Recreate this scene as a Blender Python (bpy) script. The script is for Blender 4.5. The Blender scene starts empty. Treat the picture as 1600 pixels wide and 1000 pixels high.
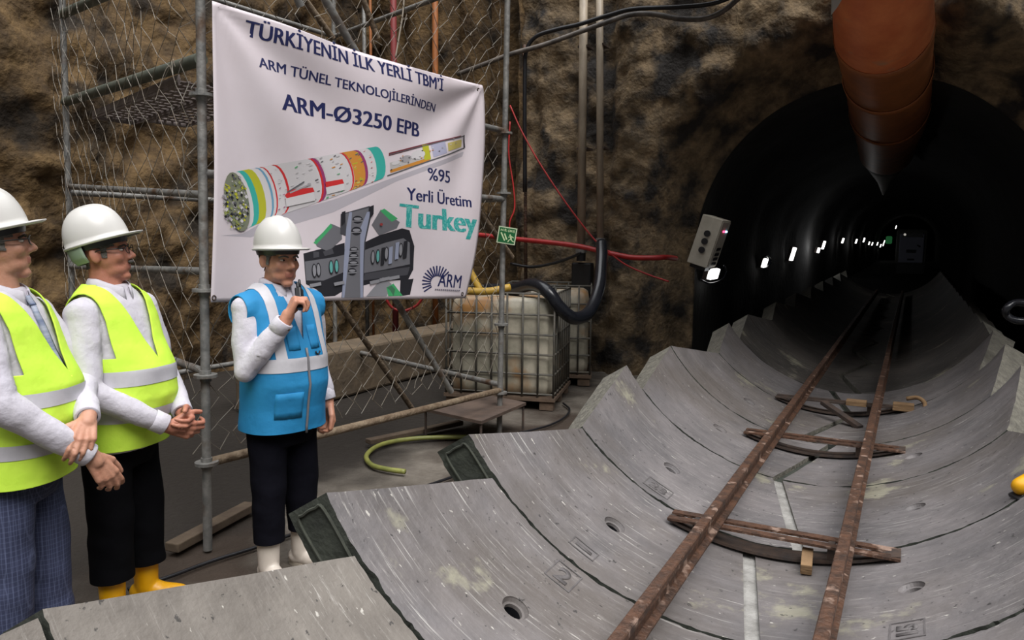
import bpy, bmesh, math, random
from mathutils import Vector, Matrix, noise, Quaternion
from mathutils.geometry import tessellate_polygon
random.seed(7)
sc = bpy.context.scene
COL = sc.collection
# ------------------------------------------------------------------ camera
H = 1.745
CR = Vector((0.88668846, 0.46226051, 0.00993962))
CD = Vector((0.05941679, -0.09259908, -0.9939291))
CF = Vector((-0.45853377, 0.88189604, -0.10957257))
camd = bpy.data.cameras.new('camera')
camd.sensor_width = 36.0
camd.sensor_fit = 'HORIZONTAL'
camd.lens = 36.0 * 1200 / 1600
camd.clip_start = 0.05
camd.clip_end = 200
cam = bpy.data.objects.new('camera', camd)
COL.objects.link(cam)
up = -CD
bk = -CF
cam.matrix_world = Matrix(((CR.x, up.x, bk.x, 0), (CR.y, up.y, bk.y, 0), (CR.z, up.z, bk.z, H), (0, 0, 0, 1)))
sc.camera = cam
# ------------------------------------------------------------------ light: grey sky over an open pit
sc.view_settings.view_transform = 'Standard'
sc.view_settings.look = 'None'
sc.view_settings.gamma = 1
sc.view_settings.use_curve_mapping = False
sc.view_settings.exposure = 0.55
wd = bpy.data.worlds.new('pit_sky')
sc.world = wd
wd.use_nodes = True
nt = wd.node_tree
nt.nodes.clear()
tc = nt.nodes.new('ShaderNodeTexCoord')
sx = nt.nodes.new('ShaderNodeSeparateXYZ')
mr = nt.nodes.new('ShaderNodeMapRange')
mr.inputs['From Min'].default_value = 0.45
mr.inputs['From Max'].default_value = 1.0
mr.inputs['To Min'].default_value = 0.08
mr.inputs['To Max'].default_value = 2.2
bg = nt.nodes.new('ShaderNodeBackground')
bg.inputs['Color'].default_value = (0.97, 0.98, 1.0, 1)
out = nt.nodes.new('ShaderNodeOutputWorld')
nt.links.new(tc.outputs['Generated'], sx.inputs[0])
nt.links.new(sx.outputs['Z'], mr.inputs['Value'])
nt.links.new(mr.outputs[0], bg.inputs['Strength'])
nt.links.new(bg.outputs[0], out.inputs['Surface'])
sund = bpy.data.lights.new('hazy_sun', 'SUN')
sund.energy = 1.75
sund.angle = math.radians(36)
sund.color = (1.0, 0.97, 0.94)
sun = bpy.data.objects.new('hazy_sun', sund)
COL.objects.link(sun)
sun.location = (3, -5, 9)
sun.rotation_euler = (-Vector((0.44, -0.34, 0.83))).to_track_quat('-Z', 'Y').to_euler()

# ------------------------------------------------------------------ helpers
def ray(x, y):
    return CR * (x - 800) + CD * (y - 500) + CF * 1200
def pt(x, y, ax, v):
    """point of the place that the photograph shows at (x, y), on the world plane ax = v"""
    u = ray(x, y)
    i = 'xyz'.index(ax)
    t = (v - (H if i == 2 else 0)) / u[i]
    return u * t + Vector((0, 0, H))
def ptd(x, y, Z):
    return ray(x, y) * (Z / 1200) + Vector((0, 0, H))
def ptp(x, y, p0, nrm):
    u = ray(x, y)
    o = Vector((0, 0, H))
    return o + u * ((p0 - o).dot(nrm) / u.dot(nrm))

def srgb(r, g, b):
    def f(c):
        c /= 255.0
        return c / 12.92 if c <= 0.04045 else ((c + 0.055) / 1.055) ** 2.4
    return (f(r), f(g), f(b), 1)

MATS = {}
def mat(name, c1, c2=None, scale=6.0, rough=0.7, bump=0.0, bscale=None, stretch=(1, 1, 1), coords='Object', metal=0.0, lo=0.35, hi=0.65, c3=None, c3lo=0.6, c3hi=0.75, c3scale=2.0, detail=6.0, spec=0.5):
    if name in MATS:
        return MATS[name]
    m = bpy.data.materials.new(name)
    m.use_nodes = True
    n = m.node_tree
    b = n.nodes['Principled BSDF']
    b.inputs['Roughness'].default_value = rough
    b.inputs['Metallic'].default_value = metal
    b.inputs['Specular IOR Level'].default_value = spec
    b.inputs['Base Color'].default_value = c1
    if c2 or bump:
        t = n.nodes.new('ShaderNodeTexCoord')
        mp = n.nodes.new('ShaderNodeMapping')
        mp.inputs['Scale'].default_value = stretch
        n.links.new(t.outputs[coords], mp.inputs[0])
    if c2:
        no = n.nodes.new('ShaderNodeTexNoise')
        no.inputs['Scale'].default_value = scale
        no.inputs['Detail'].default_value = detail
        no.inputs['Roughness'].default_value = 0.65
        n.links.new(mp.outputs[0], no.inputs['Vector'])
        ra = n.nodes.new('ShaderNodeMapRange')
        ra.inputs['From Min'].default_value = lo
        ra.inputs['From Max'].default_value = hi
        n.links.new(no.outputs[0], ra.inputs['Value'])
        mx = n.nodes.new('ShaderNodeMix')
        mx.data_type = 'RGBA'
        n.links.new(ra.outputs[0], mx.inputs['Factor'])
        mx.inputs['A'].default_value = c1
        mx.inputs['B'].default_value = c2
        last = mx.outputs['Result']
        if c3:
            n3 = n.nodes.new('ShaderNodeTexNoise')
            n3.inputs['Scale'].default_value = c3scale
            n3.inputs['Detail'].default_value = 5
            n.links.new(mp.outputs[0], n3.inputs['Vector'])
            r3 = n.nodes.new('ShaderNodeMapRange')
            r3.inputs['From Min'].default_value = c3lo
            r3.inputs['From Max'].default_value = c3hi
            n.links.new(n3.outputs[0], r3.inputs['Value'])
            m3 = n.nodes.new('ShaderNodeMix')
            m3.data_type = 'RGBA'
            n.links.new(r3.outputs[0], m3.inputs['Factor'])
            n.links.new(last, m3.inputs['A'])
            m3.inputs['B'].default_value = c3
            last = m3.outputs['Result']
        n.links.new(last, b.inputs['Base Color'])
    if bump:
        nb = n.nodes.new('ShaderNodeTexNoise')
        nb.inputs['Scale'].default_value = bscale or scale * 3
        nb.inputs['Detail'].default_value = 8
        n.links.new(mp.outputs[0], nb.inputs['Vector'])
        bp = n.nodes.new('ShaderNodeBump')
        bp.inputs['Strength'].default_value = bump
        bp.inputs['Distance'].default_value = 0.03
        n.links.new(nb.outputs[0], bp.inputs['Height'])
        n.links.new(bp.outputs[0], b.inputs['Normal'])
    MATS[name] = m
    return m
def emit(name, col, strength):
    m = bpy.data.materials.new(name)
    m.use_nodes = True
    b = m.node_tree.nodes['Principled BSDF']
    b.inputs['Base Color'].default_value = col
    b.inputs['Emission Color'].default_value = col
    b.inputs['Emission Strength'].default_value = strength
    return m

def tag(o, label=None, cat=None, group=None, kind=None):
    if label: o['label'] = label
    if cat: o['category'] = cat
    if group: o['group'] = group
    if kind: o['kind'] = kind
    return o
def empty(name, loc, label=None, cat=None, group=None, rz=0.0):
    o = bpy.data.objects.new(name, None)
    o.empty_display_size = 0.1
    o.location = loc
    o.rotation_euler = (0, 0, rz)
    COL.objects.link(o)
    tag(o, label, cat, group)
    return o
def link(name, me, mats=None, parent=None, smooth=False, auto=None):
    o = bpy.data.objects.new(name, me)
    COL.objects.link(o)
    if mats:
        for m in (mats if isinstance(mats, (list, tuple)) else [mats]):
            me.materials.append(m)
    if smooth:
        me.polygons.foreach_set('use_smooth', [True] * len(me.polygons))
    if auto:
        bm = bmesh.new(); bm.from_mesh(me)
        for e in bm.edges:
            if len(e.link_faces) == 2 and e.calc_face_angle(0) > auto:
                e.smooth = False
        bm.to_mesh(me); bm.free()
        me.polygons.foreach_set('use_smooth', [True] * len(me.polygons))
    if parent:
        o.parent = parent
        # shapes are built in world space: cancel the parent's placement
        o.matrix_parent_inverse = (Matrix.Translation(parent.location) @ parent.rotation_euler.to_matrix().to_4x4()).inverted() if parent.parent is None else parent.matrix_parent_inverse.copy()
        if parent.parent is not None:
            o.matrix_parent_inverse = Matrix.Identity(4)
    return o
def place_child_local(o, parent):
    o.parent = parent
    o.matrix_parent_inverse = Matrix.Identity(4)

class MB:
    """collects shapes for one mesh object"""
    def __init__(s):
        s.bm = bmesh.new()
        s.mi = 0
    def v(s, p): return s.bm.verts.new(p)
    def f(s, vs):
        try:
            f = s.bm.faces.new(vs); f.material_index = s.mi; return f
        except ValueError:
            return None
    def box(s, c, size, rot=None, bev=0.0):
        hx, hy, hz = size[0] / 2, size[1] / 2, size[2] / 2
        R_ = rot.to_3x3() if rot is not None else Matrix.Identity(3)
        c = Vector(c)
        vs = [s.v(c + R_ @ Vector((x * hx, y * hy, z * hz))) for x in (-1, 1) for y in (-1, 1) for z in (-1, 1)]
        fs = [s.f([vs[i] for i in q]) for q in ((0, 1, 3, 2), (4, 6, 7, 5), (0, 4, 5, 1), (2, 3, 7, 6), (0, 2, 6, 4), (1, 5, 7, 3))]
        if bev:
            es = list({e for f in fs for e in f.edges})
            r = bmesh.ops.bevel(s.bm, geom=es, offset=bev, segments=2, affect='EDGES', profile=0.5)
            for f in r['faces']: f.material_index = s.mi
        return s
    def bar(s, p0, p1, w, h, upv=(0, 0, 1), bev=0.0):
        p0, p1 = Vector(p0), Vector(p1)
        d = (p1 - p0)
        L = d.length
        d.normalize()
        upv = Vector(upv)
        sd = d.cross(upv)
        if sd.length < 1e-4: sd = d.cross(Vector((1, 0, 0)))
        sd.normalize()
        u2 = sd.cross(d)
        R_ = Matrix((d, sd, u2)).transposed()
        return s.box((p0 + p1) / 2, (L, w, h), R_, bev)
    def tube(s, pts, r, n=8, cap=True, closed=False):
        pts = [Vector(p) for p in pts]
        N = len(pts)
        rs = r if isinstance(r, (list, tuple)) else [r] * N
        rings = []
        prev = None
        for i, p in enumerate(pts):
            a = pts[i - 1] if (i > 0 or closed) else pts[i]
            b = pts[(i + 1) % N] if (i < N - 1 or closed) else pts[i]
            d = (b - a)
            if d.length < 1e-9: d = Vector((0, 0, 1))
            d.normalize()
            if prev is None:
                x = d.orthogonal().normalized()
            else:
                x = prev - d * prev.dot(d)
                if x.length < 1e-6: x = d.orthogonal()
                x.normalize()
            prev = x
            y = d.cross(x)
            rings.append([s.v(p + (x * math.cos(2 * math.pi * k / n) + y * math.sin(2 * math.pi * k / n)) * rs[i]) for k in range(n)])
        for i in range(N - 1 + (1 if closed else 0)):
            A, B = rings[i], rings[(i + 1) % N]
            for k in range(n):
                s.f((A[k], A[(k + 1) % n], B[(k + 1) % n], B[k]))
        if cap and not closed:
            s.f(rings[0][::-1]); s.f(rings[-1])
        return s
    def rings(s, rings, cap0=True, cap1=True):
        R_ = [[s.v(p) for p in r] for r in rings]
        n = len(R_[0])
        for A, B in zip(R_, R_[1:]):
            for k in range(n):
                s.f((A[k], A[(k + 1) % n], B[(k + 1) % n], B[k]))
        if cap0: s.f(R_[0][::-1])
        if cap1: s.f(R_[-1])
        return s
    def ell(s, c, r, rot=None, sub=3):
        g = bmesh.ops.create_icosphere(s.bm, subdivisions=sub, radius=1.0)
        R_ = rot.to_3x3() if rot is not None else Matrix.Identity(3)
        c = Vector(c)
        for v in g['verts']:
            v.co = c + R_ @ Vector((v.co.x * r[0], v.co.y * r[1], v.co.z * r[2]))
        return s
    def poly(s, pts):
        s.f([s.v(p) for p in pts])
        return s
    def prism(s, pts, d):
        d = Vector(d)
        A = [s.v(Vector(p)) for p in pts]
        B = [s.v(Vector(p) + d) for p in pts]
        n = len(A)
        s.f(A[::-1]); s.f(B)
        for k in range(n): s.f((A[k], A[(k + 1) % n], B[(k + 1) % n], B[k]))
        return s
    def build(s, name, mats, parent=None, smooth=False, auto=None, fix=True):
        if fix: bmesh.ops.recalc_face_normals(s.bm, faces=s.bm.faces[:])
        me = bpy.data.meshes.new(name)
        s.bm.to_mesh(me); s.bm.free()
        return link(name, me, mats, parent, smooth, auto)

def spline(pts, n=8, closed=False):
    P = [Vector(p) for p in pts]
    if closed: P = [P[-1]] + P + P[:2]
    else: P = [P[0] * 2 - P[1]] + P + [P[-1] * 2 - P[-2]]
    o = []
    for i in range(1, len(P) - 2):
        a, b, c, d = P[i - 1:i + 3]
        for k in range(n):
            t = k / n
            o.append(0.5 * ((2 * b) + (c - a) * t + (2 * a - 5 * b + 4 * c - d) * t * t + (3 * b - a - 3 * c + d) * t ** 3))
    if not closed: o.append(P[-2])
    return o
def cut(o, cutters):
    """boolean difference with temporary cutters, applied"""
    for c in cutters:
        md = o.modifiers.new('cut', 'BOOLEAN')
        md.operation = 'DIFFERENCE'
        md.solver = 'EXACT'
        md.object = c
    dg = bpy.context.evaluated_depsgraph_get()
    dg.update()
    me = bpy.data.meshes.new_from_object(o.evaluated_get(dg), preserve_all_data_layers=True, depsgraph=dg)
    o.modifiers.clear()
    o.data = me
    for c in cutters:
        bpy.data.objects.remove(c)
def fbm(p, sc_=1.0, oct_=4):
    return noise.fractal(Vector(p) * sc_, 0.9, 2.0, oct_)
def sstep(a, b, x):
    t = max(0.0, min(1.0, (x - a) / (b - a)))
    return t * t * (3 - 2 * t)

# ------------------------------------------------------------------ materials of the place
M_rock = mat('excavated_rock', srgb(74, 57, 36), srgb(118, 94, 60), scale=5.0, rough=0.9, bump=1.0, bscale=16, c3=srgb(44, 36, 27), c3lo=0.48, c3hi=0.64, c3scale=2.3, detail=10)
M_rockg = mat('grey_sprayed_rock', srgb(88, 75, 58), srgb(142, 121, 92), scale=6.0, rough=0.85, bump=1.0, bscale=18, c3=srgb(44, 40, 37), c3lo=0.46, c3hi=0.62, c3scale=2.4, detail=10)
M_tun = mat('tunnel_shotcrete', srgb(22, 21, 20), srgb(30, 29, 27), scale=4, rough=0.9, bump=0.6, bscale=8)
M_floor = mat('site_ground', srgb(86, 79, 71), srgb(118, 111, 102), scale=3.0, rough=0.9, bump=0.5, bscale=18, c3=srgb(58, 47, 38), c3lo=0.47, c3hi=0.56, c3scale=0.6)
M_steel = mat('galvanised_steel', srgb(112, 112, 110), srgb(150, 148, 144), scale=14, rough=0.55, bump=0.15, metal=0.35, c3=srgb(96, 76, 60), c3lo=0.56, c3hi=0.7, c3scale=6)
M_wire = mat('old_mesh_wire', srgb(150, 146, 138), srgb(110, 96, 80), scale=9, rough=0.6, metal=0.3)
M_rust = mat('rusty_steel', srgb(94, 65, 48), srgb(56, 41, 33), scale=14, rough=0.6, bump=0.5, bscale=50, c3=srgb(146, 122, 108), c3lo=0.60, c3hi=0.68, c3scale=11, metal=0.1)
M_dsteel = mat('dark_steel', srgb(52, 46, 44), srgb(80, 64, 54), scale=12, rough=0.7, bump=0.2)
M_wood = mat('old_timber', srgb(140, 112, 80), srgb(108, 84, 58), scale=6, rough=0.85, bump=0.3, stretch=(1, 1, 6))
M_black = mat('black_rubber', srgb(24, 24, 27), srgb(34, 34, 38), scale=20, rough=0.38)
M_red = mat('red_plastic', srgb(178, 40, 40), srgb(150, 34, 34), scale=8, rough=0.45)

# concrete of the tunnel segments: scratched along the arc
def seg_material(name, base, lite, dark):
    m = bpy.data.materials.new(name)
    m.use_nodes = True
    n = m.node_tree
    b = n.nodes['Principled BSDF']
    b.inputs['Roughness'].default_value = 0.62
    uv = n.nodes.new('ShaderNodeTexCoord')
    def tex(scale, st, detail=6, rough=0.6, coords='UV', rot=0):
        mp = n.nodes.new('ShaderNodeMapping')
        mp.inputs['Scale'].default_value = st
        mp.inputs['Rotation'].default_value = (0, 0, rot)
        n.links.new(uv.outputs[coords], mp.inputs[0])
        t = n.nodes.new('ShaderNodeTexNoise')
        t.inputs['Scale'].default_value = scale
        t.inputs['Detail'].default_value = detail
        t.inputs['Roughness'].default_value = rough
        n.links.new(mp.outputs[0], t.inputs['Vector'])
        return t.outputs[0]
    def rng(s_, a, c_):
        r = n.nodes.new('ShaderNodeMapRange')
        r.inputs['From Min'].default_value = a
        r.inputs['From Max'].default_value = c_
        n.links.new(s_, r.inputs['Value'])
        return r.outputs[0]
    def mix(f, a, c_):
        x = n.nodes.new('ShaderNodeMix'); x.data_type = 'RGBA'
        n.links.new(f, x.inputs['Factor'])
        for k, val in (('A', a), ('B', c_)):
            if isinstance(val, tuple): x.inputs[k].default_value = val
            else: n.links.new(val, x.inputs[k])
        return x.outputs['Result']
    def mul(a, k):
        x = n.nodes.new('ShaderNodeMath'); x.operation = 'MULTIPLY'
        n.links.new(a, x.inputs[0])
        if isinstance(k, float): x.inputs[1].default_value = k
        else: n.links.new(k, x.inputs[1])
        return x.outputs[0]
    c = mix(rng(tex(2.4, (1, 1, 1), 9, 0.68, coords='Object'), 0.36, 0.62), base, dark)
    c = mix(mul(rng(tex(1.0, (1, 1, 1), 5, 0.6, coords='Object'), 0.46, 0.64), 0.7), c, srgb(90, 83, 77))
    c = mix(mul(rng(tex(2.2, (0.9, 6, 1), 9, 0.8, rot=0.10), 0.46, 0.74), 0.32), c, lite)
    msk = rng(tex(1.5, (1, 1, 1), 3, coords='Object'), 0.42, 0.60)
    c = mix(mul(mul(rng(tex(2.6, (1.6, 26, 1), 5, 0.8, rot=-0.30), 0.57, 0.66), msk), 0.65), c, srgb(196, 192, 186))
    msk2 = rng(tex(1.2, (1, 1, 1), 3, coords='UV'), 0.46, 0.60)
    c = mix(mul(mul(rng(tex(1.6, (1.2, 34, 1), 4, 0.7, rot=0.22), 0.60, 0.66), msk2), 0.6), c, srgb(200, 197, 192))
    c = mix(mul(rng(tex(16, (1, 2.2, 1), 3, 0.6, rot=0.5), 0.68, 0.715), 0.8), c, srgb(198, 194, 186))
    c = mix(mul(rng(tex(2.0, (1, 1, 1), 6, 0.62, coords='Object'), 0.62, 0.68), 0.6), c, srgb(160, 157, 136))
    c = mix(mul(rng(tex(30, (1, 1, 1), 3, coords='Object'), 0.655, 0.70), 0.8), c, srgb(46, 44, 44))
    n.links.new(c, b.inputs['Base Color'])
    bp = n.nodes.new('ShaderNodeBump')
    bp.inputs['Strength'].default_value = 0.6
    bp.inputs['Distance'].default_value = 0.012
    n.links.new(tex(14, (1, 1, 1), 8, coords='Object'), bp.inputs['Height'])
    n.links.new(bp.outputs[0], b.inputs['Normal'])
    return m
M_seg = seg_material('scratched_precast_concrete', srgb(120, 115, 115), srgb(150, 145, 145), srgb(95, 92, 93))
M_segdark = seg_material('tunnel_shade_concrete', srgb(70, 66, 62), srgb(88, 84, 80), srgb(50, 47, 44))  # darker copy of the segment concrete: tunnel shade painted into the colour
M_segbeige = seg_material('pale_precast_concrete', srgb(125, 119, 112), srgb(154, 147, 139), srgb(104, 98, 92))
M_joint = mat('mossy_joint_face', srgb(62, 66, 58), srgb(46, 49, 44), scale=12, rough=0.85, bump=0.3)
M_edge = mat('chipped_concrete_edge', srgb(122, 119, 108), srgb(94, 91, 84), scale=14, rough=0.9, bump=0.8, bscale=30)
M_mortar = mat('pale_mortar', srgb(160, 158, 154), srgb(124, 122, 118), scale=10, rough=0.9, bump=0.5)

# ------------------------------------------------------------------ setting: ground, rock walls, tunnel
AX, AZ, RI, RO = -0.53, 1.60, 1.40, 1.60
YW = 9.3
RH = 2.0
def grid(name, nu, nv, fn, m, kind='structure', keep=None, smooth=True):
    b = MB()
    V = [[b.v(fn(i / nu, j / nv)) for j in range(nv + 1)] for i in range(nu + 1)]
    for i in range(nu):
        for j in range(nv):
            q = (V[i][j], V[i + 1][j], V[i + 1][j + 1], V[i][j + 1])
            if keep is None or keep(q): b.f(q)
    if keep:
        bmesh.ops.delete(b.bm, geom=[v for v in b.bm.verts if not v.link_faces], context='VERTS')
    o = b.build(name, m, smooth=smooth)
    if kind: o['kind'] = kind
    return o
def mud_shade(m):  # dark mud on the left, with shade behind the scaffold painted into its colour
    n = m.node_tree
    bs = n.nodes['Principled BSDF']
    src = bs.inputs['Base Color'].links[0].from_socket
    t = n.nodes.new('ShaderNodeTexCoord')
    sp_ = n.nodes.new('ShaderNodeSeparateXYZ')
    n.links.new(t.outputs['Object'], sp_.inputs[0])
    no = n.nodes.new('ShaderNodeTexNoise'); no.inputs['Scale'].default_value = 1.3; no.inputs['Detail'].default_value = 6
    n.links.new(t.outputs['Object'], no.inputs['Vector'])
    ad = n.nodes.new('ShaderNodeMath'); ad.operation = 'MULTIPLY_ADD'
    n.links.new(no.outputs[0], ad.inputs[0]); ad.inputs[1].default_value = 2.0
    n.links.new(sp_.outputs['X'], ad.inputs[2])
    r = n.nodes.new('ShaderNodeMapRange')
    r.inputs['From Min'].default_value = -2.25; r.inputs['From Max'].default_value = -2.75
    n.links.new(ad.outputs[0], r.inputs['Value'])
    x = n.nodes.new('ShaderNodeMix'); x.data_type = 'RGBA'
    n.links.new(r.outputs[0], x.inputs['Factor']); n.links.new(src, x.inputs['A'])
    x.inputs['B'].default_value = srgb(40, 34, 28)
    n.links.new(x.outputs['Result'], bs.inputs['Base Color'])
mud_shade(M_floor)
def floor_fn(u, v):
    x, y = -8.5 + 15 * u, -4.0 + 14.5 * v
    return Vector((x, y, 0.008 * fbm((x, y, 0), 1.5) - 0.006))
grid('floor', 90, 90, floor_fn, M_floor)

RIBS = [(-4.25, 0.26, 0.10), (-3.72, 0.22, 0.06), (-3.12, 0.30, 0.20), (-2.25, 0.28, 0.10), (-1.6, 0.30, 0.08), (1.3, 0.4, 0.12), (2.3, 0.4, 0.15)]
def portal_fn(u, v):
    x, z = -4.75 + 10.0 * u, 8.5 * v
    dx, dz = x - AX, z - AZ
    r = math.hypot(dx, dz) if z > AZ else abs(dx)
    if abs(r - RH) < 0.045 and r > 1e-6:
        if z > AZ: x, z = AX + dx * RH / r, AZ + dz * RH / r
        else: x = AX + math.copysign(RH, dx)
    d = 0
    for c, w, h in RIBS:
        t = (x - c) / w
        if abs(t) < 1: d += h * math.sqrt(1 - t * t)
    p = Vector((x, YW, z))
    d += 0.10 * fbm((x, z, 3), 0.8) + 0.075 * fbm((x, z, 9), 3.6, 6)
    r = math.hypot(x - AX, z - AZ) if z > AZ else abs(x - AX)
    near = 1 - sstep(RH, RH + 0.75, r)
    d *= (1 - 0.7 * near)
    y = YW - d + 0.75 * near ** 1.5
    # a lump of yellowish rock hangs over the crown
    g = math.exp(-(((x - 0.35) / 0.38) ** 2 + ((z - 3.95) / 0.45) ** 2))
    y -= 0.55 * g
    return Vector((x, y, z))
def out_hole(q):
    for v in q:
        dx, dz = v.co.x - AX, v.co.z - AZ
        r = math.hypot(dx, dz) if v.co.z > AZ else abs(dx)
        if r > RH + 0.03: return True
    return False
grid('wall_portal', 200, 170, portal_fn, M_rockg, keep=out_hole)
def recess_fn(u, v):
    x, z = -8.2 + 3.6 * u, 8.5 * v
    d = 0.16 * abs(math.sin(x * math.pi / 0.52)) ** 0.6 + 0.08 * fbm((x, z, 5), 0.9) + 0.05 * fbm((x, z, 1), 3.5)
    return Vector((x, 10.25 - d, z))
grid('wall_back', 90, 90, recess_fn, M_rock)
def ret_fn(u, v):
    y, z = YW - 0.1 + 1.2 * u, 8.5 * v
    return Vector((-4.72 - 0.05 * fbm((y, z, 0), 2), y, z))
grid('wall_corner', 10, 60, ret_fn, M_rock)
def left_fn(u, v):
    y, z = -4.0 + 14.5 * u, 8.5 * v
    d = 0.22 * fbm((y, z, 2), 0.55) + 0.12 * fbm((y, z, 7), 2.2, 6) + 0.06 * fbm((y, z, 7), 6.0, 5)
    return Vector((-7.6 + d, y, z))
grid('wall_left', 190, 120, left_fn, M_rock)
def tun_fn(u, v):
    L = AZ * 2 + math.pi * RH
    s_ = v * L
    if s_ < AZ: x, z = AX - RH, s_
    elif s_ < AZ + math.pi * RH:
        a = math.pi - (s_ - AZ) / RH
        x, z = AX + RH * math.cos(a), AZ + RH * math.sin(a)
    else: x, z = AX + RH, max(0.0, L - s_)
    y0 = portal_fn((x + 4.75) / 10.0, z / 8.5).y - 0.01
    y = y0 + (92 - y0) * u ** 1.6
    k = 1.003 + 0.02 * fbm((x, y * 0.7, z), 1.5) * min(1.0, u * 30)
    return Vector((AX + (x - AX) * k, y, AZ + (z - AZ) * k if z > 0.05 else z))
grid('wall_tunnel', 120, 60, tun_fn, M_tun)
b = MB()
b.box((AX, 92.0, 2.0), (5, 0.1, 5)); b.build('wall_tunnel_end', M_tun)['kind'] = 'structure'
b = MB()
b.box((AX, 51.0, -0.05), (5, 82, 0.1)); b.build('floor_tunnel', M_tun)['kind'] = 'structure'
# unseen cover slab, added to shade the tunnel mouth and track
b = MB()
b.box((1.6, 7.1, 4.95), (8.8, 2.8, 0.5)); b.build('shade_slab', M_tun)['kind'] = 'structure'
# concrete ledge along the foot of the left wall, behind the scaffold
b = MB()
b.box((-5.55, 7.6, 0.26), (0.5, 4.6, 0.52), bev=0.03)
o = b.build('concrete_ledge', mat('ledge_concrete', srgb(120, 104, 84), srgb(96, 84, 70), scale=5, rough=0.9, bump=0.4))
tag(o, 'low beige concrete ledge lying behind the scaffold foot', 'ledge')
# ------------------------------------------------------------------ tunnel segments
def seg_mesh(l0, l1, r0, r1, y0, y1, jl=0.0, jr=0.0, name='tunnel_segment', m=None, seed=0, detail=True, parent=None):
    """arc slab from angle l (left edge, near l0 / far l1) to r, degrees from straight down"""
    nt_, ny = (70, 12) if detail else (16, 2)
    bm = bmesh.new()
    uvl = bm.loops.layers.uv.new('UVMap')
    def P(i, j, rad):
        v = j / ny
        a = l0 + (l1 - l0) * v + math.degrees(jl / RI)
        c = r0 + (r1 - r0) * v - math.degrees(jr / RI)
        t = math.radians(a + (c - a) * i / nt_)
        y = y0 + (y1 - y0) * v
        r = rad
        if detail:
            edge = (j in (0, ny)) or (i in (0, nt_))
            k = 0.005 if edge else 0.0015
            r += k * noise.noise(Vector((t * 9 + seed, y * 9, rad * 3)))
            if j == 0: y += 0.016 * abs(noise.noise(Vector((t * 17 + seed, 2, rad)))) + 0.012 * abs(noise.noise(Vector((t * 60 + seed, 7, rad))))
            if j == ny: y -= 0.012 * abs(noise.noise(Vector((t * 17 + seed, 5, rad)))) + 0.012 * abs(noise.noise(Vector((t * 60 + seed, 9, rad))))
        return Vector((AX + r * math.sin(t), y, AZ - r * math.cos(t))), (t * RI, y)
    layers = []
    for rad in (RI, RO):
        layers.append([[P(i, j, rad) for j in range(ny + 1)] for i in range(nt_ + 1)])
    V = [[[bm.verts.new(p[0]) for p in row] for row in L] for L in layers]
    U = {}
    for a in range(2):
        for i in range(nt_ + 1):
            for j in range(ny + 1): U[V[a][i][j]] = layers[a][i][j][1]
    def F(vs, mi=0):
        f = bm.faces.new(vs); f.material_index = mi
        for lp in f.loops: lp[uvl].uv = U[lp.vert]
    for i in range(nt_):
        for j in range(ny):
            F((V[0][i][j], V[0][i][j + 1], V[0][i + 1][j + 1], V[0][i + 1][j]))
            F((V[1][i][j], V[1][i + 1][j], V[1][i + 1][j + 1], V[1][i][j + 1]))
    for i in range(nt_):
        F((V[0][i][0], V[0][i + 1][0], V[1][i + 1][0], V[1][i][0]), 1)
        F((V[0][i][ny], V[1][i][ny], V[1][i + 1][ny], V[0][i + 1][ny]), 1)
    for j in range(ny):
        F((V[0][0][j], V[1][0][j], V[1][0][j + 1], V[0][0][j + 1]), 2)
        F((V[0][nt_][j], V[0][nt_][j + 1], V[1][nt_][j + 1], V[1][nt_][j]), 2)
    bmesh.ops.recalc_face_normals(bm, faces=bm.faces[:])
    me = bpy.data.meshes.new(name)
    bm.to_mesh(me); bm.free()
    o = link(name, me, [m or M_seg, M_joint, M_edge, M_black], parent, auto=math.radians(35))
    return o
def cylp(t, y, r):
    t = math.radians(t)
    return Vector((AX + r * math.sin(t), y, AZ - r * math.cos(t)))
def hole_cutter(t, y, r, depth):
    b = MB()
    a, c = cylp(t, y, RI - 0.05), cylp(t, y, RI + depth)
    d = (c - a).normalized()
    b.tube([a, cylp(t, y, RI + 0.004), cylp(t, y, RI + 0.018), cylp(t, y, RI + 0.020), cylp(t, y, RI + 0.034)], [r * 1.9, r * 1.75, r * 1.5, r * 1.2, r * 1.15], 24, cap=False)
    b.f([v for v in b.bm.verts[:24]]) if False else None
    b.bm.verts.ensure_lookup_table()
    b.f(list(b.bm.verts)[:24])
    n0 = list(b.bm.verts)[-24:]
    b.mi = 3  # deep part of the hole painted black in place of its shade
    x_ = [b.v(v.co + d * (depth - 0.034)) for v in n0]
    for k in range(24): b.f((n0[k], n0[(k + 1) % 24], x_[(k + 1) % 24], x_[k]))
    b.f(x_)
    return b.build('cutter', None)
YS = [-1.1, 0.99, 1.947, 2.891, 3.914, 5.042, 6.127, 7.252, 8.31]
YS[0] = -0.12
EDG = [  # left near, left far, joint near, joint far, right near, right far
    (-57.5, -58.4, 4, -5, 49, 60),
    (-59, -49, -5, 4, 60, 49),
    (-58.5, -49, -4, 2, 49, 60),
    (-58, -48.8, 3, -5.3, 49, 60),
    (-49.2, -58, 4.5, -6.4, 60, 49),
    (-50, -58, -6.5, 3, 49, 60.5),
    (-58, -48, -7, 5.5, 49, 61),
    (-48, -57, 5, -5, 49, 61)]
LAB_L = ['pale concrete half-ring at bottom left corner of the photo, only its tip showing',
    'pale grey concrete segment in front of the two men in yellow vests',
    'concrete segment with dark green end face beside the white boots',
    'concrete segment with mossy end face beside the green hose loop',
    'concrete segment with a pointed top right of the water totes',
    'pointed concrete segment left of the middle steel sleeper',
    'concrete segment left of the farthest steel sleeper',
    'last well-lit concrete segment on the left at the tunnel mouth']
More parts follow.
